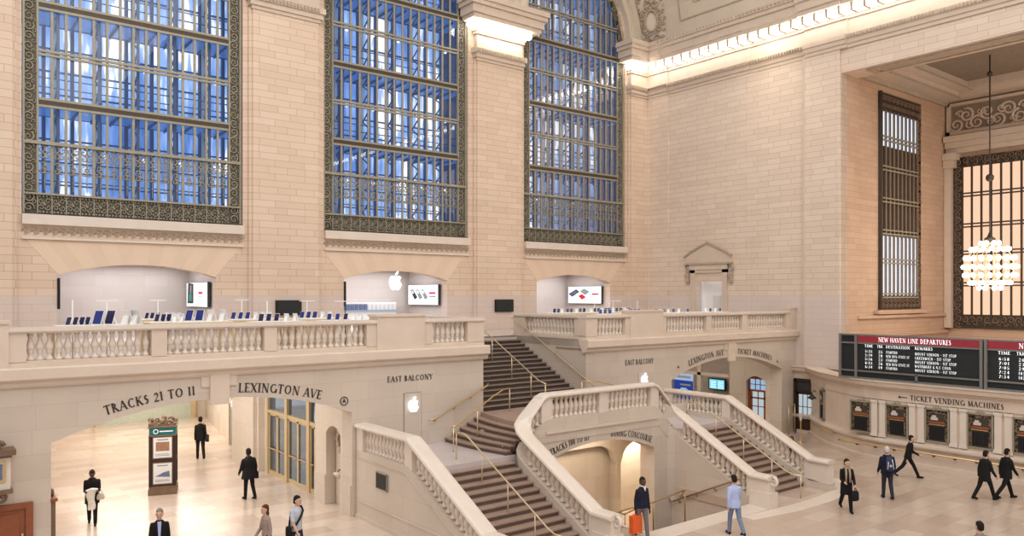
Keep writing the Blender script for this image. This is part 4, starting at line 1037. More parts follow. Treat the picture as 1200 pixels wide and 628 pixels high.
# brass counter rail
t = thing('handrail', 'long brass counter rail below the ticket windows', 'handrail', (XT-.28, 14, .6))
MB().tube([(XT-.26,18.2,.70),(XT-.30,17.9,.68),(XT-.30,6,.66)], .04, 8).build('rail', M['brass'], t)
for y in (17.4,16.6,15.8,15.0,14.2,13.4,12.6,11.8,11.0,10.2): MB().tube([(XT-.3,y,.66),(XT-.18,y,.58),(XT-.05,y,.6)], .025, 6).ball((XT-.07,y,.6), .05, 8, 5).build('bracket', M['bronze_dark'], t)
t = brass_rail('short brass rail on the curved corner by the stanchion', [(35.4,20.95,.85),(34.65,20.1,.8),(34.1,19.3,.78)], brackets=[((34.65,20.1,.8),(34.85,19.93,.72)),((34.12,19.33,.78),(34.42,19.1,.7))], r=.035)
# wooden door with glass, left of the ticket windows
d = struct_empty('door_1', (36.85, 22.1, 0))
D = lambda name, mb, m: mb.build(name, M[m], d)
D('frame', MB().box(36.74, 21.52, 0, 36.9, 21.66, 2.75).box(36.74, 22.62, 0, 36.9, 22.76, 2.75).box(36.74, 21.52, 2.66, 36.9, 22.76, 2.8).box(36.74, 21.6, 2.1, 36.9, 22.7, 2.2), 'wood_dark')
D('leaf', MB().box(36.78, 21.66, 0, 36.84, 22.62, .75).box(36.78, 21.66, .75, 36.84, 21.78, 2.1).box(36.78, 22.5, .75, 36.84, 22.62, 2.1).box(36.78, 21.66, 2.0, 36.84, 22.62, 2.1).box(36.78, 22.0, .75, 36.84, 22.03, 2.0).box(36.78, 22.25, .75, 36.84, 22.28, 2.0).box(36.78, 21.7, 1.35, 36.84, 22.6, 1.38), 'wood_dark')
D('lit_glass', MB().box(36.80, 21.78, .75, 36.81, 22.5, 2.0), 'doorlit')
D('transom_glass', MB().box(36.82, 21.66, 2.2, 36.83, 22.62, 2.66), 'dark')
D('handle', MB().box(36.72, 21.72, .95, 36.78, 21.75, 1.2), 'brass')
t = thing('wall_lantern', 'small hooded lantern on a bracket by the wooden door', 'lantern', (35.6, 21.2, 2.0))
MB().lathe([(.03,.3),(.05,.26),(.2,.1),(.22,.06),(.1,.04),(.06,0)], (35.6,21.05,1.95), 10).build('hood', M['dark'], t)
MB().tube([(36.0,21.1,2.3),(35.8,21.05,2.42),(35.6,21.05,2.25)], .02, 6).build('bracket', M['dark'], t)
t = thing('stanchion', 'brass stanchion with a round base beside the wooden door', 'stanchion', (34.35, 20.9, 0))
MB().lathe([(.2,0),(.2,.03),(.05,.06),(.03,.1),(.03,1.0),(.05,1.02),(.03,1.08)], (34.35,20.9,0), 12).build('post', M['brass'], t)
MB().box(34.25, 20.88, 1.08, 34.45, 20.9, 1.4).build('sign', M['paper'], t)
t = thing('queue_barrier', 'tall brass rail barrier against the wall at the end of the right passage', 'barrier', (36.3, 22.9, 0))
for x in (35.95, 36.5): MB().tube([(x,22.55,0),(x,22.55,1.5)], .03, 8).build('post', M['brass'], t)
MB().tube([(35.95,22.55,1.48),(36.5,22.55,1.48)], .03, 8).build('rail', M['brass'], t)

# ------------------------------------------------------------------ departures boards
def dep_board(y0, y1, label, rows, clip):
    X = XT+.06; fx = onX(X-.09)
    t = thing('departures_board', label, 'departures board', (X, (y0+y1)/2, 3.46))
    MB().box(X-.02, y1, 3.46, X+.35, y0, 5.36).build('cabinet', M['board'], t)
    for y in (y0-.05, y0-.78 if clip else y1+.05, y1+.05):
        MB().box(X-.12, y-.055, 3.46, X-.02, y+.055, 5.42).build('frame_post', M['grey'], t)
    a = y0-.85 if clip else y0-.12
    for z in (3.50, 3.80, 5.02, 5.38): MB().box(X-.09, y1, z-.035, X-.02, y0, z+.035).build('frame_rail', M['grey'], t)
    MB().box(X-.09, (a+y1)/2-.05, 3.5, X-.02, (a+y1)/2+.05, 3.8).build('frame_post', M['grey'], t)
    HD = MB().box(X-.085, y1+.1, 5.06, X-.02, a, 5.34).build('header', M['maroon'], t)
    W = a-(y1+.1)
    hd_ = HD
    o = lettering(MB(), 'NEW HAVEN LINE DEPARTURES', .19, flat(fx, a-W*.19, 5.11, sgn=-1), bold=.95, fit=W*.60).build('lettering', M['litrow'], hd_); o['label'] = 'white letters reading NEW HAVEN LINE DEPARTURES'
    for s, off, fw in (('TIME', .06, .078), ('TRK', .172, .052), ('DESTINATION', .25, .205), ('REMARKS', .495, .145)):
        lettering(MB(), s, .12, flat(onX(X-.03), a-W*off, 4.85, sgn=-1), bold=.9, fit=W*fw).build('lettering', M['litrow'], t)
    for i, r in enumerate(rows):
        z = 4.62-i*.17
        for s, off, fw in zip(r, (.065, .185, .25, .495), (.07, .04, .0126, .0144)):
            o = lettering(MB(), s, .115, flat(onX(X-.03), a-W*off, z, sgn=-1), serif=False, bold=.95, sp=.2, fit=W*(fw if fw > .03 else fw*len(s))).build('lettering', M['litrow'], t)
        fb = MB()
        for q in range(56): fb.box(X-.025, a-W*(.02+q*.0172)-.05*W/5.9, z-.015, X-.022, a-W*(.02+q*.0172), z+.14)
        fb.build('flap_tiles', M['flap'], t)
    return t
dep_board(18.3, 12.42, 'wide dark departures board reading NEW HAVEN LINE DEPARTURES, fully in view', [('5:35','25','STAMFORD','MOUNT VERNON - 1ST STOP'),('5:39','28','NEW HVN-STATE ST','GREENWICH - 1ST STOP'),('5:56','23','STAMFORD','MOUNT VERNON - 1ST STOP'),('6:13','26','NEW HVN-STATE ST','WATERBURY & N.C CONN'),('6:34','19','STAMFORD','MOUNT VERNON - 1ST STOP')], True)
dep_board(12.36, 6.5, 'second dark departures board cut by the right edge of the picture', [('6:58','26','NEW HVN','STAMFORD'),('7:01','23','STAMFORD','GREENWICH'),('7:05','29','NEW HVN','STAMFORD'),('7:24','103','STAMFORD','GREENWICH'),('7:34','102','NEW HVN','STAMFORD')], False)
# ------------------------------------------------------------------ shop on the balcony
def table(x0, x1, y0, y1, label):
    t = thing('display_table', label, 'table', ((x0+x1)/2, (y0+y1)/2, ZB), 'shop tables')
    MB().box(x0, y0, 6.17, x1, y1, 6.25).build('tabletop', M['maple'], t)
    MB().box(x0+.05, y0+.05, 6.25, x1-.05, y1-.05, 6.265).build('white_surface', M['tabletop'], t)
    for x in (x0, x1-.09):
        MB().box(x, y0, ZB, x+.09, y0+.09, 6.17).build('leg', M['maple'], t); MB().box(x, y1-.09, ZB, x+.09, y1, 6.17).build('leg', M['maple'], t)
    return t
TB = [(3.45,5.75,24.1,25.4,'light wood table at the far left behind the balustrade, holding four large tilted tablets'),
      (6.6,8.9,29.4,30.6,'light wood table behind the left balustrade, nearest the first alcove'),
      (6.15,8.75,25.7,26.9,'light wood table left of the lit phone poster, with two blue-screened tablets'),
      (9.0,11.3,27.0,28.2,'light wood table between the lit poster and the first black wall screen'),
      (8.9,10.7,24.2,25.3,'light wood table in front of the first black wall screen'),
      (11.35,13.3,26.6,27.8,'light wood table behind, right of the first black wall screen'),
      (11.2,12.9,24.0,25.0,'light wood table beside the tall block of the left balustrade'),
      (24.6,30.2,27.6,28.8,'long light wood table in front of the right alcove'),
      (24.6,27.6,24.6,25.6,'light wood table behind the tall block of the right balustrade'),
      (28.5,34.2,24.8,26.0,'light wood table before the pedimented doorway')]
for q in TB: table(*q)
def device(scr, backm):
    t = thing('tablet', 'x', 'tablet', (0,0,0))
    h = .26; a = radians(20); r = lambda x, z: (x*cos(a)+z*sin(a), z*cos(a)-x*sin(a))
    def slab(x0, x1, z0, z1, y0, y1, nm, m):
        P = [r(x0,z0), r(x1,z0), r(x1,z1), r(x0,z1)]
        return MB().prism(P, lambda u, v, d: (u, d, v+.012), y0, y1).build(nm, M[m], par)
    par = t; par = slab(0, .014, 0, h, -.085, .085, 'back_shell', backm)
    slab(-.004, 0, .012, h-.012, -.078, .078, 'screen', scr)
    MB().prism([(.075,.16),(.10,.16),(.17,0),(.12,0)], lambda u, v, d: (u, d, v), -.05, .05).build('stand', M['white'], t)
    MB().box(-.02, -.08, 0, .17, .08, .012).build('foot', M['white'], t)
    return t
pd, pb = device('scr_dark', 'white'), device('scr_blue', 'white')
used = set()
def put(x, y, blue=False, flip=False, s=1.0, where=''):
    p = pb if blue else pd
    o = p if p.name not in used else dup(p, (0,0,0)); used.add(p.name)
    o.location = (x, y, 6.265); o.rotation_euler = (0,0,radians(222+random.uniform(-6,6)) if flip else radians(38+random.uniform(-6,6))); o.scale = (s, s, s)
    big = 'large ' if s > 1.3 else 'small '
    o['label'] = big + ('white-backed tablet turned away' if flip else 'blue-screened tablet' if blue else 'dark-screened tablet') + ' on ' + where
    o['group'] = 'tablets on ' + where
T1 = 'the far left table behind the balustrade'
for i, x in enumerate((3.75, 3.92, 4.08, 4.22)): put(x, 24.6, s=.95, where=T1)
put(4.42, 24.35, True, s=1.65, where=T1); put(4.72, 24.35, s=1.65, where=T1)
put(5.30, 24.4, flip=True, s=1.65, where=T1); put(5.52, 24.4, flip=True, s=1.65, where=T1)
T2 = 'the table nearest the first alcove'
for x in (7.0, 7.18, 7.36): put(x, 29.8, s=.9, where=T2)
for x in (7.75, 7.95, 8.15): put(x, 29.8, flip=True, s=.9, where=T2)
T3 = 'the table left of the lit phone poster'
for x in (6.45, 6.63, 6.8): put(x, 26.2, s=1.0, where=T3)
for x in (7.06, 7.28): put(x, 26.2, flip=True, s=1.0, where=T3)
put(7.35, 26.0, True, s=1.5, where=T3); put(7.68, 26.0, True, s=1.5, where=T3)
put(8.15, 26.0, flip=True, s=1.5, where=T3); put(8.5, 26.0, flip=True, s=1.5, where=T3)
T4 = 'the table between lit poster and first black screen'
for x in (9.25, 9.5, 9.75): put(x, 27.4, True, s=1.0, where=T4)
for x in (10.1, 10.35, 10.6): put(x, 27.4, flip=True, s=1.0, where=T4)
T5 = 'the table in front of the first black wall screen'
for x in (9.15, 9.4, 9.66): put(x, 24.5, s=1.0, where=T5)
for x in (10.05, 10.35): put(x, 24.5, flip=True, s=1.0, where=T5)
T6 = 'the table right of the first black wall screen'
for x in (11.6, 11.85, 12.1): put(x, 27.0, True, s=1.0, where=T6)
for x in (12.45, 12.75): put(x, 27.0, flip=True, s=1.0, where=T6)
T7 = 'the table beside the tall block of the left balustrade'
for x in (11.45, 11.75): put(x, 24.4, True, s=.9, where=T7)
put(12.05, 24.4, s=.9, where=T7); put(12.4, 24.4, flip=True, s=.9, where=T7); put(12.65, 24.4, flip=True, s=.9, where=T7)
T8 = 'the long table in front of the right alcove'
for i, x in enumerate((24.75, 25.0, 25.25, 25.6, 25.85, 26.2, 26.45, 26.7, 27.2, 27.45, 27.7, 27.95, 28.2, 28.45, 28.75, 29.0, 29.3, 29.6, 29.9)): put(x, 28.0, flip=i % 3 == 2, s=.85, where=T8)
T9 = 'the table behind the tall block of the right balustrade'
for i, x in enumerate((24.85, 25.15, 25.45, 26.6, 26.85, 27.1, 27.35)): put(x, 25.0, i % 2 == 0, flip=i == 3, s=.85, where=T9)
T10 = 'the table before the pedimented doorway'
for i, x in enumerate((28.8, 29.1, 29.4, 29.7, 30.1, 30.5, 31.2, 32.6, 33.0, 33.4, 33.8)): put(x, 25.2, flip=i % 2 == 1, s=.75, where=T10)
# slim sign poles with a glass bar
def sign_pole(x, y, h, bar, label, dark=False):
    t = thing('sign_pole', label, 'sign pole', (x, y, ZB))
    MB().tube([(x,y,ZB),(x,y,h)], .018, 6).build('pole', M['dark' if dark else 'white'], t)
    MB().lathe([(.14,0),(.14,.015),(.03,.03)], (x,y,ZB), 10).build('foot', M['white'], t)
    if bar: MB().box(x-bar/2, y-.02, h-.02, x+bar/2, y+.02, h+.01).build('glass_bar', M['white'], t)
sign_pole(4.05, 25.7, 6.98, 0, 'slim white pole at the far left shop table')
sign_pole(4.95, 25.7, 6.95, .6, 'slim pole with a glass bar above the far left shop table')
sign_pole(6.75, 27.2, 6.95, .5, 'slim pole with a glass bar left of the lit phone poster')
sign_pole(9.95, 28.5, 6.95, .5, 'slim pole with a glass bar right of the lit phone poster')
sign_pole(9.75, 25.5, 6.92, 0, 'slim white pole in front of the first black wall screen')
sign_pole(12.3, 28.1, 6.9, .6, 'slim pole with a glass bar between the black screen and the middle alcove')
sign_pole(12.65, 25.6, 6.9, .85, 'dark pole with a glass bar in front of the middle alcove', True)
for x, l in ((28.6, 'left'), (29.7, 'right')): sign_pole(x, 29.2, 6.75, 0, 'slim pole below the right alcove poster, %s of the two' % l)
sign_pole(28.7, 26.3, 6.85, 0, 'slim pole left of the pedimented doorway'); sign_pole(26.9, 26.2, 6.85, 1.0, 'pole with a wide white bar behind the right tall block')
# black wall screens on the pilasters
for x0, x1, l in ((12.96, 14.12, 'black wall screen on the pillar left of the middle alcove'), (24.9, 26.1, 'black wall screen on the pillar above the top of the stairs')):
    t = thing('wall_screen', l, 'screen', ((x0+x1)/2, 32.9, 6.24))
    MB().box(x0, 32.84, 6.24, x1, 32.95, 6.89).build('casing', M['black'], t); MB().box(x0+.03, 32.83, 6.28, x1-.03, 32.845, 6.86).build('screen', M['board'], t)
# lit posters on the right wall of each alcove (they face left)
def lit_poster(b, kind, label):
    X = b-.05; y0, y1 = 33.75, 36.75; t = thing('lit_poster', label, 'poster', (X, 35.2, 6.6)); f = onX(X-.125)
    MB().box(X-.12, y0, 6.60, X, y1, 7.68).build('casing', M['dark'], t)
    MB().box(X-.125, y0+.04, 6.62, X-.12, y1-.02, 7.66).build('lit_face', M['display'], t)
    def poly(pts, nm, m, d=.004): MB().add([f(y1-u, v, d) for u, v in pts], [tuple(range(len(pts)))]).build(nm, M[m], t)
    if kind == 1:
        poly([(.15,6.75),(1.05,6.75),(1.05,7.62),(.25,7.66)], 'picture', 'dark'); poly([(.3,6.85),(.85,6.85),(.8,7.2),(.35,7.15)], 'picture', 'green', .007); poly([(.5,7.2),(.75,7.2),(.8,7.55),(.55,7.58)], 'picture', 'greyprint', .007)
        poly([(1.75,7.16),(2.35,7.16),(2.35,7.27),(1.75,7.27)], 'red_print', 'red'); poly([(1.8,7.05),(2.25,7.05),(2.25,7.08),(1.8,7.08)], 'grey_print', 'greyprint'); poly([(.2,6.68),(1.7,6.68),(1.7,6.71),(.2,6.71)], 'grey_print', 'greyprint')
    elif kind == 2:
        for i, m in enumerate(('dark', 'greyprint', 'greyprint')):
            u = .25+i*.52; poly([(u,7.38),(u+.25,7.45),(u+.72,7.0),(u+.42,6.88)], 'picture', m); poly([(u+.08,7.35),(u+.24,7.39),(u+.4,7.22),(u+.22,7.18)], 'picture', 'white', .007)
        poly([(2.1,7.18),(2.75,7.18),(2.75,7.28),(2.1,7.28)], 'red_print', 'red'); poly([(2.1,7.02),(2.75,7.02),(2.75,7.09),(2.1,7.09)], 'grey_print', 'greyprint')
    else:
        poly([(.05,7.2),(.75,7.5),(1.05,7.34),(.4,7.02)], 'picture', 'dark'); poly([(.2,7.19),(.72,7.42),(.88,7.33),(.42,7.1)], 'picture', 'blueprint', .007)
        poly([(1.1,7.36),(1.45,7.54),(1.95,7.35),(1.6,7.12)], 'picture', 'greyprint'); poly([(.95,7.08),(1.3,7.2),(1.8,6.9),(1.45,6.72)], 'picture', 'red', .007); poly([(1.3,6.86),(1.62,7.0),(1.85,6.86),(1.5,6.7)], 'picture', 'white', .01)
        poly([(2.15,7.14),(2.75,7.14),(2.75,7.24),(2.15,7.24)], 'red_print', 'red'); poly([(2.25,7.0),(2.65,7.0),(2.65,7.03),(2.25,7.03)], 'grey_print', 'greyprint')
lit_poster(ALC[0][1], 1, 'white lit poster with one tall phone picture, in the left alcove')
lit_poster(ALC[1][1], 2, 'white lit poster with three grey phones, in the middle alcove beside the hanging emblem')
lit_poster(ALC[2][1], 3, 'white lit poster with a red phone among others, in the right alcove')
for k, l in ((0, 'left'), (1, 'middle')):
    t = thing('wall_screen', 'thin dark screen seen edge-on at the left edge of the %s alcove' % l, 'screen', (ALC[k][0]+.05, 33.3, 6.6))
    MB().box(ALC[k][0], 33.15, 6.6, ALC[k][0]+.09, 33.6, 7.75).build('casing', M['black'], t)
# product shelf in the middle alcove
t = thing('display_shelf', 'low wall shelf of blue and white boxes in the middle alcove', 'shelf', (18.2, 36.8, ZB))
MB().box(16.5, 36.5, ZB, 21.0, 36.98, 6.75).build('carcass', M['white'], t)
for i in range(18): MB().box(16.6+i*.245, 36.45, 6.36, 16.6+i*.245+.2, 36.52, 6.66).build('box', M['blueprint' if i < 11 else 'paper'], t)
MB().box(16.5, 36.4, 6.28, 21.0, 36.6, 6.32).build('ledge', M['steel_pale'], t)
# emblems
def emblem(mapf, c, s, label, cable=None):
    body, leaf = emblem_poly(s); g = lambda u, v, d: mapf(c[0]+u, c[1]+v, d)
    t = thing('lit_emblem', label, 'emblem', mapf(c[0], c[1]-.5*s, 0))
    MB().prism(body, g, 0, .06).build('fruit', M['lit'], t); MB().prism(leaf, g, 0, .06).build('leaf', M['lit'], t)
    if cable: MB().tube([mapf(c[0], c[1]+.6*s, .03), mapf(c[0], cable, .03)], .012, 6).build('cable', M['dark'], t)
emblem(onY(33.3), (19.1, 7.74), .76, 'large glowing white apple-shaped emblem hanging in the middle alcove', 8.35)
emblem(onY(YB-.05), (13.74, 3.38), .42, 'glowing white apple-shaped emblem on the stone panel below the left EAST BALCONY lettering')
emblem(onY(YB-.05), (25.25, 3.47), .42, 'glowing white apple-shaped emblem below the right EAST BALCONY lettering')
t = thing('stone_panel', 'tall flush stone panel door outlined by a thin joint, holding the left emblem', 'panel', (13.74, YB, 2.0))
MB().box(13.42, YB-.03, 2.0, 14.07, YB, 3.80).build('leaf', M['lower'], t)
MB().box(13.40, YB-.02, 2.0, 13.42, YB, 3.82).box(14.07, YB-.02, 2.0, 14.09, YB, 3.82).box(13.40, YB-.02, 3.80, 14.09, YB, 3.82).build('joint', M['recline'], t)
t = thing('sign_plate', 'small pale plate behind the right emblem', 'plate', (25.25, YB, 3.05))
MB().box(24.92, YB-.04, 3.15, 25.58, YB, 3.80).build('plate', M['alcove'], t)

# ------------------------------------------------------------------ doorway with a broken pediment on the balcony
d = struct_empty('door_2', (XS, 28.3, ZB)); f = onX(XS)
D = lambda name, mb, m: mb.build(name, M[m], d)
pr = lambda pts, a, b: MB().prism(pts, f, a, b)
D('jamb', MB().box(XS-.16, 27.0, ZB, XS, 27.33, 8.6).box(XS-.16, 29.26, ZB, XS, 29.58, 8.6).box(XS-.16, 27.0, 8.42, XS, 29.58, 8.6).box(XS-.22, 26.95, 8.6, XS, 29.62, 8.9), 'cornice')
D('pediment', pr([(26.7,8.95),(29.9,8.95),(29.95,9.35),(29.5,9.62),(28.3,10.12),(27.1,9.62),(26.65,9.35)], 0, .2), 'cornice')
D('pediment_moulding', MB().bar((XS-.26,26.6,9.36),(XS-.26,27.1,9.66),.10).bar((XS-.26,27.1,9.66),(XS-.26,28.3,10.18),.10).bar((XS-.26,30.0,9.36),(XS-.26,29.5,9.66),.10).bar((XS-.26,29.5,9.66),(XS-.26,28.3,10.18),.10).box(XS-.3, 26.65, 8.9, XS, 29.95, 9.0), 'relief')
for y in (26.76, 29.82):
    mb = MB()
    for z, r, s in ((8.65,.2,1),(8.25,.15,-1),(7.95,.1,1)): mb.spiral((y, z), r, 1.3, onX(XS-.14), start=1, sgn=s, thick=.075, n=12)
    mb.box(XS-.15, y-.11, 7.8, XS, y+.11, 8.88); D('console', mb, 'relief')
D('room_wall', MB().box(37.7, 26.8, ZB, 37.8, 29.8, 8.7).box(37.0, 29.27, ZB, 38.5, 29.4, 8.7).box(37.0, 27.2, ZB, 38.5, 27.32, 8.7).box(37, 27.2, 8.45, 38.5, 29.4, 8.7).box(37, 27.2, 5.2, 38.5, 29.4, 5.3), 'white')
D('inner_panel', MB().box(37.65, 27.9, ZB, 37.7, 28.55, 7.1), 'paper')

# ------------------------------------------------------------------ chandelier
CX, CY = 43.0, 15.77
ch = thing('chandelier', 'large glowing bulb chandelier on a long chain in front of the warm bay window', 'chandelier', (CX, CY, 7.4))
MB().tube([(CX,CY,9.9),(CX,CY,19.3)], .035, 6).ball((CX,CY,13.0), .2, 8, 6).ball((CX,CY,18.2), .14, 8, 6).build('chain', M['bronze_dark'], ch)
MB().lathe([(.04,0),(.22,.05),(.26,.2),(.12,.3),(.05,.5)], (CX,CY,9.75), 12).build('canopy', M['bronze_dark'], ch)
bb = MB().ball((0,0,0), .115, 8, 6); proto = None
RINGS = ((9.72,.42,8),(9.42,.82,14),(8.98,1.08,18),(8.54,1.16,20),(8.12,1.12,18),(7.74,.88,14),(7.48,.5,8))
for z, r, n in RINGS:
    MB().tube([(CX+(r-.1)*cos(2*pi*j/24), CY+(r-.1)*sin(2*pi*j/24), z) for j in range(25)], .035, 6).build('ring', M['brass'], ch)
    for j in range(n):
        p = (CX+r*cos(2*pi*j/n), CY+r*sin(2*pi*j/n), z)
        if proto is None:
            proto = bb.build('bulb', M['cbulb'], ch); proto.parent = None; proto.matrix_parent_inverse = Matrix(); proto.location = p; adopt(proto, ch)
        else:
            c = proto.copy(); COL.objects.link(c); c.location = p
for j in range(12):
    a = 2*pi*j/12; MB().tube([(CX+r*.93*cos(a), CY+r*.93*sin(a), z) for z, r, n in RINGS], .02, 5).build('arm', M['brass'], ch)

# ------------------------------------------------------------------ passage: glazed doors, niche, shop window, kiosk
def glazed_bay(n, y0, y1, X=11.78):
    d = struct_empty('door_%d' % n, (X, (y0+y1)/2, 0)); D = lambda nm, mb, m: mb.build(nm, M[m], d)
    D('frame', MB().box(X-.1, y0, 0, X+.1, y0+.12, 3.75).box(X-.1, y1-.12, 0, X+.1, y1, 3.75).box(X-.08, y0, 2.42, X+.08, y1, 2.56).box(X-.08, y0, 3.45, X+.08, y1, 3.6), 'frame_brass')
    m_ = (y0+y1)/2
    for a, b in ((y0+.12, m_), (m_, y1-.12)):
        LF = D('leaf', MB().box(X-.04, a, 0, X+.04, b, .16).box(X-.04, a, .16, X+.04, a+.07, 2.42).box(X-.04, b-.07, .16, X+.04, b, 2.42).box(X-.04, a, 2.34, X+.04, b, 2.42), 'frame_brass')
        MB().box(X-.005, a+.07, .16, X+.005, b-.07, 2.34).build('door_glass', M['doorglass'], LF)
        MB().box(X-.09, a+.05, 1.02, X-.06, b-.05, 1.07).build('push_bar', M['brass'], LF)
    D('transom_glass', MB().box(X-.005, y0+.12, 2.56, X+.005, y1-.12, 3.45), 'doorglass')
glazed_bay(3, 28.68, 30.62); glazed_bay(4, 26.66, 28.68); glazed_bay(5, 24.64+1.0, 26.66)
mb = MB().box(14.6, 24, 0, 14.8, 33, 4.4)
struct('street_backdrop', mb, M['outer'])  # glowing backdrop added in place of the dusk street beyond the doors
mb = MB()
for i in range(7): mb.box(14.3, 25+i*1.1, .0, 14.45, 25+i*1.1+.16, 4)
mb.box(14.3, 24.5, 2.3, 14.45, 32, 2.45).box(12.2, 24.9, 0, 14.6, 25.1, 4.5)
struct('trim_15', mb, M['steel'])
struct('ceiling_vestibule', MB().box(11.9, 24, 4.4, 14.8, 33, 4.5), M['pass'])
t = thing('drinking_fountain', 'carved wreath and spout in the shallow niche of the left passage pier', 'fountain', (11.9, 24.2, 0))
g = lambda u, v, d: (11.93-d, u, v)
MB().box(11.84, 23.7, 0, 11.95, 24.65, 2.72).build('back_slab', M['pass'], t)
mb = MB()
mb.tube([(11.80, 24.17+.27*cos(2*pi*i/16), 2.2+.3*sin(2*pi*i/16)) for i in range(17)], .06, 6)
for i in range(10): mb.spiral((24.17+.27*cos(i*.63), 2.2+.3*sin(i*.63)), .09, 1.1, lambda u, v, d: (11.76, u, v), start=i, thick=.03, n=8)
mb.box(11.78, 23.95, 1.75, 11.86, 24.4, 1.9); mb.build('wreath', M['relief'], t)
MB().lathe([(.05,0),(.16,.1),(.2,.16),(.2,.2)], (11.72,24.17,.95), 12).build('basin', M['lime_pale'], t)
MB().tube([(11.84,24.17,1.22),(11.7,24.17,1.24),(11.68,24.17,1.17)], .02, 6).build('spout', M['bronze_dark'], t)
# shop window on the angled passage wall
def wallpt(s, z, off): 
    dx, dy = 2.5/13.73, 13.5/13.73
    return (11.9+dx*s-dy*off, 33.9+dy*s+dx*off, z)
t = thing('shop_window', 'grey shop window with white scrolled decoration far down the left passage', 'shop window', wallpt(2.2, 0, .05))
MB().prism([(.9,.1),(3.6,.1),(3.6,3.0),(2.25,3.35),(.9,3.0)], lambda u, v, d: wallpt(u, v, d), 0, .04).build('pane', M['greyprint'], t)
for a, b in ((.78,.92),(3.58,3.72)): MB().prism([(a,0),(b,0),(b,3.1),(a,3.1)], lambda u, v, d: wallpt(u, v, d), 0, .1).build('frame', M['frame_brass'], t)
mb = MB()
for i in range(6): mb.spiral((1.25+i*.4, 2.0+.25*(i % 2)), .24, 1.4, lambda u, v, d: wallpt(u, v, .07), start=i, sgn=1 if i % 2 else -1, thick=.045, n=14)
mb.build('scroll_decoration', M['white'], t)
t = thing('shop_front', 'pale green glass shop front at the far end of the left passage', 'shop front', (11.5, 47.2, 0))
MB().box(8.6, 47.1, 0, 13.6, 47.3, 2.4).build('glass_front', M['clearpale'], t)
MB().box(8.5, 47.05, 0, 8.65, 47.3, 2.7).box(13.5, 47.05, 0, 13.75, 47.3, 2.7).box(8.5, 47.05, 2.4, 13.75, 47.3, 2.55).build('frame', M['frame_brass'], t)
MB().box(10.5, 47.0, 2.6, 13.4, 47.25, 2.9).build('fascia', M['dark'], t)
# information kiosk
K = thing('information_kiosk', 'dark wooden poster kiosk with a teal header standing in the left passage', 'kiosk', (7.62, 29.95, 0), rz=radians(-18))
def kp(nm, mb, m, par=None):
    o = mb.build(nm, M[m], par or K); o.matrix_parent_inverse = Matrix(); return o
kp('base', MB().box(-.47,-.47,0,.47,.47,.22).box(-.44,-.44,.22,.44,.44,.3), 'wood_mid')
kp('body', MB().box(-.41,-.41,.3,.41,.41,2.12), 'wood_dark')
for sx in (-1, 1):
    for sy in (-1, 1): kp('corner_post', MB().box(sx*.45,sy*.45,.3,sx*.38,sy*.38,2.12), 'wood_dark')
kp('waist_band', MB().box(-.43,-.43,1.16,.43,.43,1.26), 'wood_dark')
HK = kp('header', MB().box(-.44,-.44,2.12,.44,.44,2.40), 'teal')
kp('cornice', MB().box(-.48,-.48,2.40,.48,.48,2.46).box(-.46,-.46,2.09,.46,.46,2.13), 'wood_mid')
mb = MB()
for s in (-1, 1):
    for yy in (-.42, .42):
        mb.spiral((s*.22, 2.55), .11, 1.3, lambda u, v, d: (u, yy, v), start=0, sgn=s, thick=.045, n=12); mb.ball((s*.42, yy, 2.53), .055, 8, 5)
    mb.spiral((s*.22, 2.55), .11, 1.3, lambda u, v, d: (-.42, u, v), start=0, sgn=s, thick=.045, n=12)
for p in ((0,-.42,2.62),(0,.42,2.62),(-.42,0,2.62)): mb.ball(p, .10, 10, 6)
mb.box(-.44,-.44,2.44,.44,-.38,2.54).box(-.44,.38,2.44,.44,.44,2.54).box(-.44,-.44,2.44,-.38,.44,2.54); kp('crest', mb, 'wood_mid')
mb = MB().tube([(-.22+.075*cos(a*pi/8), -.447, 2.26+.075*sin(a*pi/8)) for a in range(17)], .018, 5)
mb.box(-.1,-.447,2.24,.34,-.442,2.28); kp('header_print', mb, 'white', HK)
for z0, pic in ((1.32, 'brownprint'), (.40, 'blueprint')):
    kp('poster_frame', MB().box(-.33,-.425,z0-.04,.33,-.41,z0+.76), 'wood_mid')
    PO = kp('poster', MB().box(-.30,-.432,z0,.30,-.425,z0+.72), 'paper')
    kp('poster_picture', MB().box(-.22,-.436,z0+.24,.22,-.432,z0+.56) if pic == 'brownprint' else MB().add([(-.24,-.436,z0+.26),(.24,-.436,z0+.22),(.22,-.436,z0+.44),(.05,-.436,z0+.40)], [(0,1,2,3)]), pic, PO)
    kp('poster_title', MB().box(-.18,-.436,z0+.62,.18,-.432,z0+.66).box(-.24,-.436,z0+.07,.24,-.432,z0+.09).box(-.24,-.436,z0+.12,.2,-.432,z0+.14), 'greyprint', PO)
    kp('side_poster', MB().box(-.432,-.30,z0,-.425,.30,z0+.72), 'paper')
    kp('side_frame', MB().box(-.425,-.33,z0-.04,-.41,.33,z0+.76), 'wood_mid')

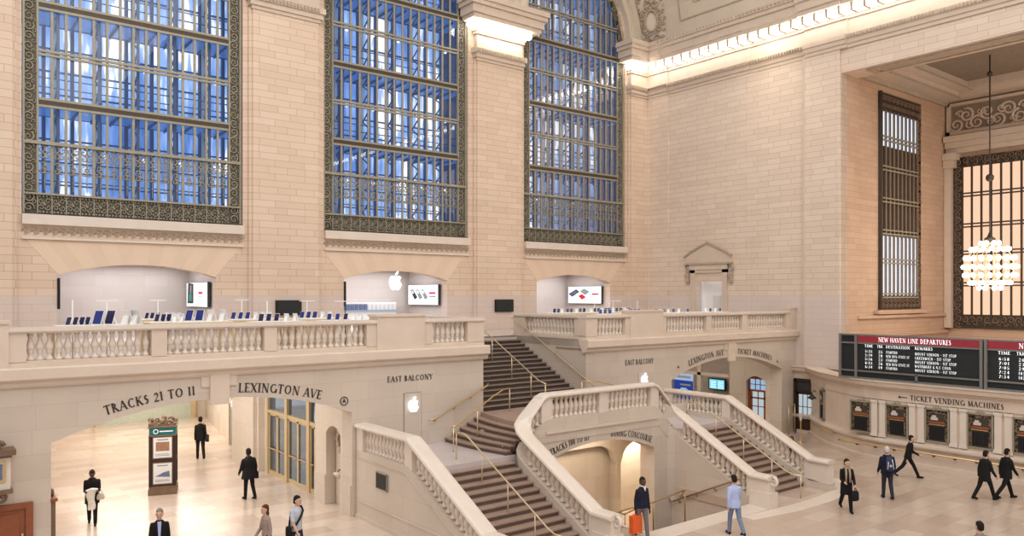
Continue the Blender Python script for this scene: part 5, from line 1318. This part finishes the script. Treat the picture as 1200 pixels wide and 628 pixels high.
# ------------------------------------------------------------------ far left: door, wall case, notice frame
d = struct_empty('door_6', (1.9, YB, 0)); D = lambda nm, mb, m: mb.build(nm, M[m], d)
D('frame', MB().box(.9, YB-.12, 0, 1.05, YB, 1.82).box(2.55, YB-.12, 0, 2.71, YB, 1.82).box(.9, YB-.12, 1.82, 2.71, YB, 1.95), 'wood')
D('leaf', MB().box(1.05, YB-.07, 0, 1.78, YB, 1.82).box(1.80, YB-.07, 0, 2.55, YB, 1.82), 'wood')
D('panel', MB().box(1.15, YB-.09, .95, 1.68, YB-.06, 1.7).box(1.9, YB-.09, .95, 2.42, YB-.06, 1.7).box(1.9, YB-.09, .15, 2.42, YB-.06, .8), 'wood')
D('handle', MB().box(2.46, YB-.12, .95, 2.5, YB-.07, 1.2), 'brass_pale')
t = thing('wall_case', 'ornate pale wall case with a small blue pane, cut by the left picture edge', 'wall case', (1.3, 22.5, 2.2))
MB().box(.6, 22.35, 2.42, 2.2, YB, 3.25).build('body', M['lime_pale'], t)
MB().box(.5, 22.2, 3.25, 2.3, YB, 3.38).box(.55, 22.27, 3.19, 2.22, YB, 3.25).box(.5, 22.25, 2.32, 2.24, YB, 2.42).build('cornice', M['wood_mid'], t)
MB().box(1.2, 22.32, 2.6, 2.10, 22.36, 3.1).build('pane_frame', M['brass'], t)
MB().box(1.27, 22.31, 2.66, 2.03, 22.33, 3.04).build('pane', M['blueprint'], t)
mb = MB()
for x, r in ((1.6,.16),(1.95,.12),(1.25,.12)): mb.spiral((x, 3.48), r, 1.3, onY(22.35), start=0, sgn=1, thick=.05, n=12)
for x in (1.6, 2.0): mb.spiral((x, 2.2), .13, 1.3, onY(22.4), start=pi/2, sgn=-1, thick=.045, n=12)
mb.build('scrollwork', M['wood_mid'], t)
t = thing('notice_frame', 'narrow carved wooden frame on the left jamb of the big arch', 'frame', (3.18, 23.1, .4))
MB().box(3.10, 22.85, .35, 3.22, 23.45, 1.85).build('board', M['wood_mid'], t)
MB().box(3.10, 22.8, 1.85, 3.26, 23.5, 1.93).build('top_moulding', M['wood'], t)
MB().box(3.10, 22.8, .3, 3.26, 23.5, .37).build('bottom_moulding', M['wood'], t)
MB().spiral((23.15, 2.0), .1, 1.3, lambda u, v, d: (3.18, u, v), thick=.05, n=12).build('finial', M['wood_mid'], t)

# ------------------------------------------------------------------ right passage: arched door, posts, posters, monitor
d = struct_empty('door_7', (35.8, 24.35, 0)); D = lambda nm, mb, m: mb.build(nm, M[m], d)
X = 35.95
arch = seg_arch(23.8, 24.9, 2.5, .28)
D('frame', MB().box(X-.06, 23.76, 0, X+.06, 23.88, 2.6).box(X-.06, 24.83, 0, X+.06, 24.95, 2.6).box(X-.06, 23.8, 2.0, X+.06, 24.9, 2.1).box(X-.06, 23.8, 2.66, X+.06, 24.9, 2.85), 'wood')
D('leaf', MB().box(X-.03, 23.88, 0, X+.03, 24.83, .5).box(X-.03, 23.88, .5, X+.03, 24.0, 2.0).box(X-.03, 24.7, .5, X+.03, 24.83, 2.0).box(X-.03, 24.33, .5, X+.03, 24.37, 2.0).box(X-.03, 23.9, 1.2, X+.03, 24.8, 1.24).box(X-.03, 23.9, 1.62, X+.03, 24.8, 1.7), 'wood')
D('lit_glass', MB().box(X, 24.0, .5, X+.01, 24.7, 2.0), 'doorlit')
D('transom_glass', MB().box(X, 23.88, 2.1, X+.01, 24.83, 2.66), 'adpale')
D('transom_bar', MB().box(X-.03, 24.2, 2.1, X+.03, 24.23, 2.66).box(X-.03, 24.5, 2.1, X+.03, 24.53, 2.66).box(X-.03, 23.88, 2.36, X+.03, 24.83, 2.39), 'bronze_dark')
struct('trim_16', MB().box(35.6, 27.85, 0, 35.8, 28.1, 3.3).box(35.6, 26.0, 2.62, 35.8, 32.9, 2.78).box(35.6, 30.9, 0, 35.8, 31.1, 3.3).box(35.62, 26.0, 2.78, 35.64, 32.9, 2.8), M['lime_pale'])
for i, (a, b) in enumerate(((30.95, 32.4), (29.35, 30.85))):
    t = thing('advert_panel', 'blue lit advertising panel under the right arch, %s of the pair' % ('left' if i == 0 else 'right'), 'poster', (36.85, (a+b)/2, .9))
    MB().box(36.85, a, .9, 36.98, b, 2.55).build('casing', M['white'], t)
    MB().box(36.84, a+.04, .94, 36.85, b-.04, 2.05).build('blue_field', M['adblue'], t); MB().box(36.84, a+.04, 2.05, 36.85, b-.04, 2.5).build('pale_field', M['adpale'], t)
    g = onX(36.835); y_ = b-.15
    MB().add([g(y_-.3,1.2,0), g(y_-1.0,1.2,0), g(y_-1.05,1.45,0), g(y_-.8,1.62,0), g(y_-.45,1.62,0), g(y_-.25,1.4,0)], [(0,1,2,3,4,5)]).build('picture', M['adpale'], t)
    MB().box(36.83, a+.2, 1.75, 36.84, b-.5, 1.85).box(36.83, a+.2, 2.2, 36.84, b-.3, 2.32).build('print', M['maroon' if i == 0 else 'white'], t)
t = thing('monitor', 'wall monitor with a cyan timetable screen under the right arch', 'monitor', (36.7, 27.5, 1.6))
MB().box(36.7, 27.0, 1.72, 36.8, 28.15, 2.38).build('casing', M['black'], t); MB().box(36.69, 27.06, 1.78, 36.70, 28.09, 2.32).build('screen', M['cyan'], t)
mb = MB()
for i in range(5): mb.box(36.685, 27.62, 1.83+i*.09, 36.69, 28.02, 1.87+i*.09).box(36.685, 27.12, 1.83+i*.09, 36.69, 27.5, 1.87+i*.09)
mb.build('timetable_rows', M['coolglass'], t)
MB().box(36.8, 27.4, 1.9, 36.98, 27.7, 2.1).build('bracket', M['dark'], t)
t = thing('counter', 'pale counter below the wall monitor', 'counter', (36.6, 27.4, 0))
MB().box(36.35, 26.4, 0, 36.98, 29.0, .95).build('cabinet', M['clearpale'], t); MB().box(36.28, 26.35, .95, 36.98, 29.05, 1.02).build('worktop', M['green'], t)
# ------------------------------------------------------------------ people
SKIN = {'light': plain('skin_light', (.62,.40,.30), .55, var=.06), 'dark': plain('skin_dark', (.13,.07,.045), .5, var=.06)}
CL = {}
def cloth(name, c, var=.2):
    if name not in CL: CL[name] = plain('cloth_'+name, c, .85, var=var, scale=9, bump=.15)
    return CL[name]
C_BLACK = cloth('black', (.013,.012,.014)); C_NAVY = cloth('navy', (.018,.021,.045)); C_CHAR = cloth('charcoal', (.04,.04,.045))
C_WHITE = cloth('white', (.78,.76,.72)); C_CREAM = cloth('cream', (.62,.56,.48)); C_LBLUE = cloth('light_blue', (.45,.52,.78)); C_JEAN = cloth('jeans', (.20,.25,.36))
C_TAUPE = cloth('taupe', (.36,.29,.26)); C_GREYT = cloth('pale_grey', (.52,.55,.63)); C_BROWNHAIR = cloth('brown_hair', (.10,.045,.025)); C_DARKHAIR = cloth('dark_hair', (.02,.014,.011)); C_WHITEHAIR = cloth('white_hair', (.60,.58,.56))
C_SHOE = cloth('shoe_leather', (.012,.011,.010)); C_TAN = cloth('tan_check', (.40,.33,.26)); C_WARMGREY = cloth('warm_grey', (.26,.24,.21))
EYE = plain('eye_dark', (.015,.012,.01), .3); LIP = plain('lip', (.35,.12,.10), .5)
def remesh(o, vox):
    m = o.modifiers.new('r', 'REMESH'); m.mode = 'VOXEL'; m.voxel_size = vox; m.use_smooth_shade = True
    s = o.modifiers.new('s', 'SMOOTH'); s.factor = .5; s.iterations = 3
    dg = bpy.context.evaluated_depsgraph_get(); dg.update()
    me = bpy.data.meshes.new_from_object(o.evaluated_get(dg)); mats = list(o.data.materials)
    o.modifiers.clear(); old = o.data; o.data = me; me.name = o.name
    if not me.materials:
        for q in mats: me.materials.append(q)
    me.polygons.foreach_set('use_smooth', [True]*len(me.polygons)); bpy.data.meshes.remove(old)
def rings(mb, R, n=16):
    """stack of horizontal ellipses (cx, cy, z, rx, ry)"""
    vs = [(cx+rx*cos(2*pi*j/n), cy+ry*sin(2*pi*j/n), z) for cx, cy, z, rx, ry in R for j in range(n)]; k = len(R)
    fs = [(i*n+j, i*n+(j+1)%n, (i+1)*n+(j+1)%n, (i+1)*n+j) for i in range(k-1) for j in range(n)] + [tuple(range(n-1,-1,-1)), tuple((k-1)*n+j for j in range(n))]
    return mb.add(vs, fs, 0, True)
def limb(mb, pts, rs, n=10):
    mb.tube(pts, rs, n)
    for p, r in zip(pts, rs): mb.ball(p, r*.98, 10, 7)
    return mb
def person(label, loc, rz, H=1.75, legs=((18,6),(-14,22)), arms=((-14,14,6),(16,20,6)), lean=3, top=C_BLACK, coat_len=.80, flare=0, trousers=C_BLACK, hair=C_DARKHAIR, long_hair=False, skin='light', wide=1.0, shirt=None, nod=0, turn=0, sleeves=True):
    s = H/1.75; V = Vector; root = thing('person', label, 'person', (0,0,0))
    ln = radians(lean)
    def up(z): return V((0, sin(ln)*max(0, z-.92), 0))
    J = {}
    for i, sx in enumerate((-1, 1)):
        a, f = (radians(q) for q in legs[i])
        hip = V((sx*.09, 0, .92)); kn = hip + .43*V((0, sin(a), -cos(a))); an = kn + .43*V((0, sin(a-f), -cos(a-f)))
        J[sx] = [hip, kn, an, a-f]
    drop = min(J[sx][2].z for sx in (-1, 1)) - .075; dz = V((0,0,-drop))
    for sx in (-1, 1): J[sx][:3] = [p+dz for p in J[sx][:3]]
    T = lambda x, y, z: V((x, y, z)) + up(z) + dz
    A = {}
    for i, sx in enumerate((-1, 1)):
        b, e, c = (radians(q) for q in arms[i])
        sh = T(sx*.160*wide, 0, 1.365); el = sh + .29*V((sx*sin(c), sin(b)*cos(c), -cos(b)*cos(c)))
        fa = b+e; d = V((-sx*.12 if e > .6 else sx*.02, sin(fa), -cos(fa))).normalized(); wr = el + .25*d; A[sx] = (sh, el, wr, d)
    nd = radians(nod); hc = T(0, .015, 1.50)
    def hd(x, y, z):   # head space about the neck top
        p = V((x, y*cos(nd)+z*sin(nd), z*cos(nd)-y*sin(nd))); t = radians(turn)
        return hc + V((p.x*cos(t)-p.y*sin(t), p.x*sin(t)+p.y*cos(t), p.z))
    # body, one continuous skin
    mb = MB()
    R = [(.86,.155,.11),(.95,.165,.115),(1.05,.145,.10),(1.15,.14,.10),(1.28,.155,.11),(1.36,.155,.10),(1.42,.115,.08),(1.485,.058,.058)]
    rings(mb, [(*T(0,0,z)[:2], T(0,0,z).z, rx*wide, ry*wide) for z, rx, ry in R])
    limb(mb, [T(0,0,1.44), T(0,.012,1.53)], [.056,.05])
    HR = [(0,.012,.045,.05),(.035,.03,.055,.068),(.075,.028,.066,.082),(.12,.02,.073,.093),(.165,.012,.075,.096),(.205,.004,.066,.084),(.235,-.002,.042,.055),(.25,-.004,.015,.02)]
    n = 16; vs = [hd(rx*cos(2*pi*j/n), cy+ry*sin(2*pi*j/n), z) for z, cy, rx, ry in HR for j in range(n)]; k = len(HR)
    mb.add(vs, [(i*n+j, i*n+(j+1)%n, (i+1)*n+(j+1)%n, (i+1)*n+j) for i in range(k-1) for j in range(n)] + [tuple(range(n-1,-1,-1)), tuple((k-1)*n+j for j in range(n))], 0, True)
    mb.tube([hd(0,.103,.145), hd(0,.122,.10), hd(0,.105,.092)], [.010,.016,.012], 8); mb.ball(hd(0,.085,.03), .026, 8, 6)
    for sx in (-1, 1): mb.tube([hd(sx*.076,0,.14), hd(sx*.082,-.008,.115), hd(sx*.074,.004,.085)], [.012,.015,.010], 6)
    for sx in (-1, 1):
        hip, kn, an, sa_ = J[sx]; limb(mb, [hip, hip.lerp(kn,.5), kn, kn.lerp(an,.35), an], [.082,.070,.053,.052,.036])
        toe = an + V((0, .15*cos(sa_*.5), -.05 + .15*sin(sa_*.5)*.6)); limb(mb, [an+V((0,-.03,-.035)), an+V((0,.05,-.035)), toe], [.035,.037,.026])
        sh, el, wr, d = A[sx]; limb(mb, [sh, sh.lerp(el,.5), el, el.lerp(wr,.4), wr], [.052,.047,.040,.038,.027])
        side = V((0,1,0)) if abs(d.y) < .8 else V((0,0,1)); side = (side - d*side.dot(d)).normalized(); nrm = d.cross(side)*sx
        limb(mb, [wr, wr+d*.05, wr+d*.085], [.026,.031,.03]); 
        for q, L in ((-1.5,.062),(-.5,.072),(.5,.076),(1.5,.066)):
            b0_ = wr+d*.085+side*(-q*.0185); m1 = b0_+d*L*.5-nrm*.006; mb.tube([b0_-d*.02, b0_, m1, m1+d*L*.38-nrm*.022], [.0105,.0105,.0098,.0085], 6)
        tb = wr+d*.03+side*.026; mb.tube([tb, tb+d*.03+side*.022, tb+d*.062+side*.024-nrm*.01], [.012,.011,.009], 6)
    body = mb.build('body', SKIN[skin], root); remesh(body, .0085)
    # hair, eyes, mouth
    hb = MB(); hr = [(.05,-.05,.062,.048),(.09,-.04,.076,.064),(.14,-.028,.082,.077),(.178,-.012,.083,.092),(.205,-.002,.078,.096),(.24,-.006,.054,.070),(.262,-.008,.018,.024)]
    if long_hair: hr = [(-.07,-.06,.05,.035),(-.02,-.055,.075,.05),(.04,-.045,.082,.065)] + hr
    k = len(hr); vs = [hd(rx*cos(2*pi*j/n), cy+ry*sin(2*pi*j/n), z) for z, cy, rx, ry in hr for j in range(n)]
    hb.add(vs, [(i*n+j, i*n+(j+1)%n, (i+1)*n+(j+1)%n, (i+1)*n+j) for i in range(k-1) for j in range(n)] + [tuple(range(n-1,-1,-1)), tuple((k-1)*n+j for j in range(n))], 0, True)
    hb.build('hair', hair, root)
    for sx in (-1, 1): MB().ball(hd(sx*.031,.105,.125), .010, 8, 6).build('eye', EYE, body)
    MB().tube([hd(-.022,.103,.062), hd(0,.109,.062), hd(.022,.103,.062)], .006, 6).build('mouth', LIP, body)
    # trousers, shoes, upper clothing
    mb = MB(); rings(mb, [(*T(0,0,z)[:2], T(0,0,z).z, rx*wide, ry*wide) for z, rx, ry in ((.82,.16,.12),(.90,.178,.128),(.98,.168,.122),(1.02,.16,.115))])
    for sx in (-1, 1):
        hip, kn, an, _ = J[sx]; limb(mb, [hip, hip.lerp(kn,.5), kn, kn.lerp(an,.4), an+V((0,0,.0))], [.098,.084,.068,.064,.056])
    o = mb.build('trousers', trousers, root); remesh(o, .015)
    for sx in (-1, 1):
        _, _, an, sa_ = J[sx]; mb = MB(); toe = an + V((0, .165*cos(sa_*.5), -.048 + .15*sin(sa_*.5)*.6))
        limb(mb, [an+V((0,-.035,-.034)), an+V((0,.05,-.03)), toe], [.043,.045,.034]); o = mb.build('shoe', C_SHOE, root); remesh(o, .012)
    mb = MB(); z0 = coat_len
    R = [(1.05,.160,.122),(1.15,.160,.122),(1.28,.176,.130),(1.36,.176,.122),(1.405,.140,.104),(1.44,.098,.084),(1.48,.070,.070)]
    lo = [(z0,.188+flare,.14+flare)] + ([(.9,.186,.14)] if z0 < .85 else []) + ([(.70,.186+flare*.6,.14+flare*.6)] if z0 < .66 else [])
    lo = sorted(lo) + [(.98,.178,.132)]
    rings(mb, [(*T(0,0,z)[:2], T(0,0,z).z, rx*wide, ry*wide) for z, rx, ry in lo+R])
    for sx in (-1, 1):
        sh, el, wr, d = A[sx]
        if sleeves: limb(mb, [sh, sh.lerp(el,.5), el, el.lerp(wr,.5), wr-d*.01], [.060,.058,.052,.047,.042])
        else: limb(mb, [sh, sh.lerp(el,.5), sh.lerp(el,.8)], [.074,.066,.064])
    o = mb.build('coat' if z0 < .7 else 'jacket' if sleeves and top not in (C_LBLUE,) else 'shirt', top, root); remesh(o, .014)
    if shirt:
        mb = MB().prism([(-.045,1.46),(.045,1.46),(.025,1.1),(-.025,1.1)], lambda u, v, q: tuple(T(u, .128+q*.02-(v-1.3)*.12*(1 if v > 1.3 else 0), v)), 0, 1)
        mb.build('shirt_front', shirt, root)
    root.location = loc; root.rotation_euler = (0,0,rz); root.scale = (s,s,s)
    rt = Matrix.Translation(loc) @ Matrix.Rotation(rz, 4, 'Z') @ Matrix.Diagonal((s,s,s,1))
    pos = {k_: [rt @ p for p in A[k_][:3]] + [(rt.to_3x3() @ A[k_][3]).normalized()] for k_ in A}
    return root, pos, (lambda x, y, z: rt @ T(x, y, z))
R_ = radians
# in the left passage
p1, h1, t1 = person('person in black coat with bowed head, left of the kiosk, carrying a white garment', (4.81,27.1,0), R_(168), 1.72, legs=((14,6),(-8,18)), arms=((10,85,4),(10,85,4)), coat_len=.66, wide=1.12, nod=25, skin='dark')
w = thing('folded_coat', 'white coat hanging over the arm of the person with bowed head', 'garment', h1[1][2])
mb = MB(); a = t1(-.16,.26,1.12); b = t1(.16,.28,1.10)
rg = []
for i in range(7):
    q = i/6; c_ = t1(.02+.02*sin(q*6), .30-.03*q, 1.12-.60*q); rg.append((c_.x, c_.y, c_.z, .13-.03*q+.015*sin(q*9), .045+.015*sin(q*7)))
rings(mb, rg[::-1]); mb.tube([a, t1(0,.3,1.16), b], .06, 8); o = mb.build('cloth', C_WHITE, w); remesh(o, .015)
w2 = thing('handbag', 'pale handbag beside the white coat', 'bag', t1(.3,.22,.8))
rings(MB(), [(*t1(-.24,.18,z)[:2], t1(-.24,.18,z).z, r_, .05) for z, r_ in ((.80,.10),(.85,.12),(.95,.10),(1.0,.07))]).build('pouch', C_CREAM, w2)
MB().tube([t1(-.30,.18,1.0), t1(-.24,.18,1.14), t1(-.18,.18,1.0)], .012, 6).build('strap', C_CREAM, w2)
p2, h2, t2 = person('person in a black suit walking away at the back of the left passage', (10.4,34.93,0), R_(-8), 1.84, legs=((14,8),(-12,20)), arms=((-12,12,8),(12,18,8)), top=C_BLACK, coat_len=.80)
w = thing('shoulder_bag', 'dark bag hanging at the right hip of the person in the black suit', 'bag', t2(.24,.0,.75))
MB().box(*[0]*3,*[.01]*3).build('pouch', C_CHAR, w) if False else rings(MB(), [(*t2(.25,-.06,z)[:2], t2(.25,-.06,z).z, .07, r_) for z, r_ in ((.72,.12),(.78,.15),(.95,.14),(1.0,.10))]).build('pouch', C_CHAR, w)
MB().tube([t2(.25,-.1,.98), t2(.15,-.14,1.3), t2(.12,0,1.47)], .016, 6).build('strap', C_CHAR, w)
p3, h3, t3 = person('person in a bulky black coat seen from behind, right of the kiosk', (9.68,27.0,0), R_(10), 1.76, legs=((8,4),(-10,14)), arms=((8,35,12),(-6,20,12)), coat_len=.72, wide=1.28, flare=.03, skin='dark')
w = thing('shoulder_bag', 'small black bag at the right side of the bulky black coat', 'bag', t3(.3,0,.7))
rings(MB(), [(*t3(.3,.02,z)[:2], t3(.3,.02,z).z, .06, r_) for z, r_ in ((.68,.10),(.72,.12),(.86,.11),(.9,.07))]).build('pouch', C_BLACK, w)
MB().tube([t3(.3,-.04,.88), t3(.28,.02,1.05), t3(.3,.08,.88)], .012, 6).build('strap', C_BLACK, w)
# foreground, cut by the bottom edge
p4, h4, t4 = person('person in a dark suit with a pale blue shirt facing us at the bottom left', (5.2,20.8,0), R_(165), 1.78, legs=((16,6),(-14,20)), arms=((-10,10,8),(12,16,8)), top=C_BLACK, coat_len=.82, shirt=C_LBLUE, hair=C_WARMGREY, turn=-8)
p5, h5, t5 = person('person with long brown hair and taupe jacket at the bottom edge', (7.6,19.9,0), R_(95), 1.66, legs=((14,6),(-12,20)), arms=((-8,20,8),(12,25,8)), top=C_TAUPE, coat_len=.84, trousers=C_CHAR, hair=C_BROWNHAIR, long_hair=True, wide=.92)
p6, h6, t6 = person('person in a grey shirt with a dark diagonal strap at the bottom edge', (8.35,19.8,0), R_(205), 1.80, legs=((15,6),(-14,20)), arms=((-10,12,8),(14,20,8)), top=C_GREYT, coat_len=.86, trousers=C_CHAR, sleeves=False, turn=10)
w = thing('messenger_bag', 'black messenger bag with a diagonal strap worn over the grey shirt', 'bag', t6(.22,.02,.82))
MB().tube([t6(-.15,.02,1.45), t6(-.1,.13,1.36), t6(.02,.155,1.2), t6(.14,.135,1.05), t6(.2,.06,.98)], .026, 6).build('strap', C_BLACK, w)
MB().tube([t6(-.15,.02,1.45), t6(-.08,-.12,1.36), t6(.06,-.15,1.2), t6(.2,-.05,.98)], .026, 6).build('strap', C_BLACK, w)
rings(MB(), [(*t6(.25,-.02,z)[:2], t6(.25,-.02,z).z, .06, r_) for z, r_ in ((.76,.12),(.80,.14),(.96,.13),(1.0,.09))]).build('pouch', C_BLACK, w)
# by the stairwell
p7, h7, t7 = person('person in navy sweater and white collar at the stairwell, carrying an orange bag', (17.2,15.6,0), R_(170), 1.78, legs=((14,6),(-10,22)), arms=((6,8,5),(-12,14,5)), top=C_NAVY, coat_len=.86, trousers=cloth('grey_trousers', (.19,.17,.18)), skin='dark', shirt=None)
MB().tube([t7(.07*cos(a*pi/8), .012+.075*sin(a*pi/8), 1.475) for a in range(17)], .022, 6).build('collar', C_WHITE, p7)
MB().prism([(-.05,1.47),(.05,1.47),(0,1.34)], lambda u, v, q: tuple(t7(u, .10+q*.02+(1.47-v)*.25, v)), 0, 1).build('shirt_front', C_WHITE, p7)
hp = h7[1][2] + h7[1][3]*.10
bag = thing('shopping_bag', 'bright orange paper shopping bag carried by the person in the navy sweater', 'bag', (hp.x-.02, hp.y-.02, .12))
MB().box(hp.x-.19, hp.y-.08, .16, hp.x+.19, hp.y+.08, .66).build('bag_body', M['orange'], bag)
MB().box(hp.x-.192, hp.y-.082, .60, hp.x+.192, hp.y+.082, .665).build('folded_rim', M['orange'], bag)
for q in (-.06, .06): MB().tube([(hp.x-.09,hp.y+q,.65),(hp.x-.05,hp.y+q*.4,hp.z-.03),(hp.x+.05,hp.y+q*.4,hp.z-.03),(hp.x+.09,hp.y+q,.65)], .008, 6).build('handle', M['orange'], bag)
p8, h8, t8 = person('person in light blue shirt and faded jeans walking away near the right stairs', (19.52,14.03,0), R_(-25), 1.78, legs=((14,8),(-14,24)), arms=((-14,18,10),(12,22,10)), top=C_LBLUE, coat_len=.80, trousers=C_JEAN)
p15, h15, t15 = person('person in dark clothes half hidden behind the right outer balustrade', (28.0,17.4,0), R_(60), 1.52, top=C_CHAR, coat_len=.8, hair=C_BROWNHAIR, arms=((10,60,8),(5,30,8)))
# on the open floor at the right
p9, h9, t9 = person('person in open black coat and checked scarf, left of the backpack wearer', (24.57,13.3,0), R_(135), 1.74, legs=((16,6),(-16,22)), arms=((12,45,10),(10,70,6)), top=C_BLACK, coat_len=.58, flare=.02, wide=.98, skin='light', turn=25)
w = thing('scarf', 'tan and grey checked scarf hanging down the front of the black coat', 'scarf', t9(0,.15,1.0))
MB().tube([t9(.085*cos(a*pi/8), .01+.09*sin(a*pi/8), 1.465) for a in range(17)], .03, 6).tube([t9(-.05,.1,1.45), t9(-.06,.165,1.3), t9(-.065,.17,1.0)], .038, 6).tube([t9(.05,.1,1.45), t9(.06,.165,1.3), t9(.06,.17,1.02)], .038, 6).build('cloth', C_TAN, w)
w = thing('handbag', 'black handbag held at the side by the person with the checked scarf', 'bag', t9(.36,.1,.7))
hp = h9[-1][2] + h9[-1][3]*.09 + Vector((0,0,-.27))
rings(MB(), [(hp.x, hp.y, hp.z+z, .17+q, .08) for z, q in ((-.16,-.01),(-.12,.02),(.02,.02),(.1,-.02),(.13,-.06))]).build('pouch', C_BLACK, w)
MB().tube([(hp.x-.1,hp.y,hp.z+.1),(hp.x,hp.y,hp.z+.27),(hp.x+.1,hp.y,hp.z+.1)], .014, 6).build('handle', C_BLACK, w)
p10, h10, t10 = person('white-haired person in a dark jacket walking away with a backpack', (27.24,13.25,0), R_(-45), 1.80, legs=((10,6),(-8,16)), arms=((4,30,10),(-4,25,10)), top=C_NAVY, coat_len=.84, trousers=cloth('dark_jeans', (.035,.037,.06)), hair=C_WHITEHAIR, wide=1.15)
w = thing('backpack', 'navy backpack with pale panels on the back of the white-haired person', 'backpack', t10(0,-.2,1.0))
mb = MB(); rings(mb, [(*t10(0,-.215,z)[:2], t10(0,-.215,z).z, rx, rx*.62) for z, rx in ((.98,.13),(1.02,.16),(1.2,.165),(1.38,.15),(1.45,.10))]); mb.build('pack', cloth('backpack_blue', (.05,.06,.13)), w)
for x in (-.075, .075): MB().tube([t10(x*1.3,-.33,1.05), t10(x,-.335,1.25), t10(x*.8,-.30,1.38)], .022, 6).build('pale_panel', C_GREYT, w)
MB().ball(t10(0,-.325,1.16), .05, 8, 6).build('pale_pocket', C_GREYT, w)
for x in (-.11, .11): MB().tube([t10(x,-.12,1.4), t10(x,.0,1.475), t10(x,.125,1.36), t10(x,.13,1.15), t10(x,-.1,1.02)], .02, 6).build('strap', C_NAVY, w)
p11, h11, t11 = person('person in dark clothes striding along the ticket windows just behind the backpack wearer', (30.93,14.24,0), R_(-150), 1.74, legs=((30,8),(-28,18)), arms=((20,40,6),(-20,15,6)), lean=10, top=C_BLACK, coat_len=.82)
p12, h12, t12 = person('left person of the pair in dark coats striding past the ticket windows', (29.7,11.05,0), R_(-115), 1.76, legs=((-20,14),(24,6)), top=C_BLACK, coat_len=.70, wide=1.08)
p13, h13, t13 = person('right person of the pair in dark coats striding past the ticket windows', (30.45,10.65,0), R_(-120), 1.80, legs=((24,6),(-24,16)), top=C_BLACK, coat_len=.74, wide=1.1, skin='light')
p14, h14, t14 = person('person with dark hair and grey top, only head and shoulders showing, bottom right', (20.2,7.6,0), R_(-30), 1.75, top=C_WARMGREY, coat_len=.82)
# ------------------------------------------------------------------ light, sky, camera
sc = bpy.context.scene
w = bpy.data.worlds.new('hall_ambient'); sc.world = w; w.use_nodes = True
bg = w.node_tree.nodes['Background']; bg.inputs[0].default_value = (1.0, .955, .92, 1); bg.inputs[1].default_value = .78
def area(name, loc, aim, sx, sy, power, col=(1, .9, .78)):
    l = bpy.data.lights.new(name, 'AREA'); l.shape = 'RECTANGLE'; l.size = sx; l.size_y = sy; l.energy = power; l.color = col
    o = bpy.data.objects.new(name, l); COL.objects.link(o); o.location = loc
    d = Vector(aim)-Vector(loc); o.rotation_euler = d.to_track_quat('-Z', 'Y').to_euler(); return o
area('hall_fill', (9, 5, 30), (26, 20, 6), 30, 20, 5000, (1, .95, .89))  # broad overhead fill added to give the light direction, no actual fitting
area('passage_light', (7, 29, 4.5), (7, 29, 0), 7, 10, 520, (1, .97, .93))
area('passage_light', (10, 41, 4.5), (10, 41, 0), 6, 10, 620, (1, .93, .84))
area('ticket_passage_light', (31.5, 28, 4.5), (31.5, 28, 0), 7, 8, 150, (1, .92, .80))
area('lower_passage_light', (19, 20.5, 2.05), (19, 21.3, -1.2), 5, .5, 80, (1, .82, .62))
area('lower_passage_light', (24.3, 22.05, 1.45), (24.3, 22.3, -1.5), 3, .6, 100, (1, .90, .74))
for a, b in ALC: area('alcove_light', ((a+b)/2, 35.2, 8.38), ((a+b)/2, 35.2, 5), 4.5, 2.6, 110, (.93, .95, 1.0))
area('cornice_light', (36.5, 24, 20.95), (37.0, 24, 20.35), .2, 17, 115, (1, .86, .66))
area('cornice_light', (36.5, 2, 20.95), (37.0, 2, 20.35), .2, 27, 150, (1, .86, .66))
area('pillar_light', (25.2, 32.6, 20.95), (25.2, 33.0, 20.35), 2.8, .2, 26, (1, .86, .62))
area('bay_light', (43, 6, 17), (43, 15, 6), 8, 6, 420, (1, .82, .66))
area('door_room_light', (37.8, 28.3, 8.4), (37.8, 28.3, 5), 1, 1.5, 12, (.95, .95, 1))
l = bpy.data.lights.new('chandelier_light', 'POINT'); l.energy = 420; l.color = (1, .82, .62); l.shadow_soft_size = 1.4
o = bpy.data.objects.new('chandelier_light', l); COL.objects.link(o); o.location = (41.5, 14.4, 8.4)
cam = bpy.data.cameras.new('camera'); co = bpy.data.objects.new('camera', cam); COL.objects.link(co)
co.location = (0, 0, 7.1); co.rotation_euler = (pi/2, 0, -radians(38.36))
cam.sensor_width = 36; cam.sensor_fit = 'HORIZONTAL'; cam.lens = 913.8/1200*36; cam.shift_y = 32.3/1200; cam.clip_end = 300
sc.camera = co
sc.view_settings.view_transform = 'Standard'; sc.view_settings.look = 'Medium High Contrast'; sc.view_settings.exposure = -0.17
sc.cycles.max_bounces = 8; sc.cycles.transparent_max_bounces = 24; sc.cycles.caustics_reflective = False; sc.cycles.caustics_refractive = False
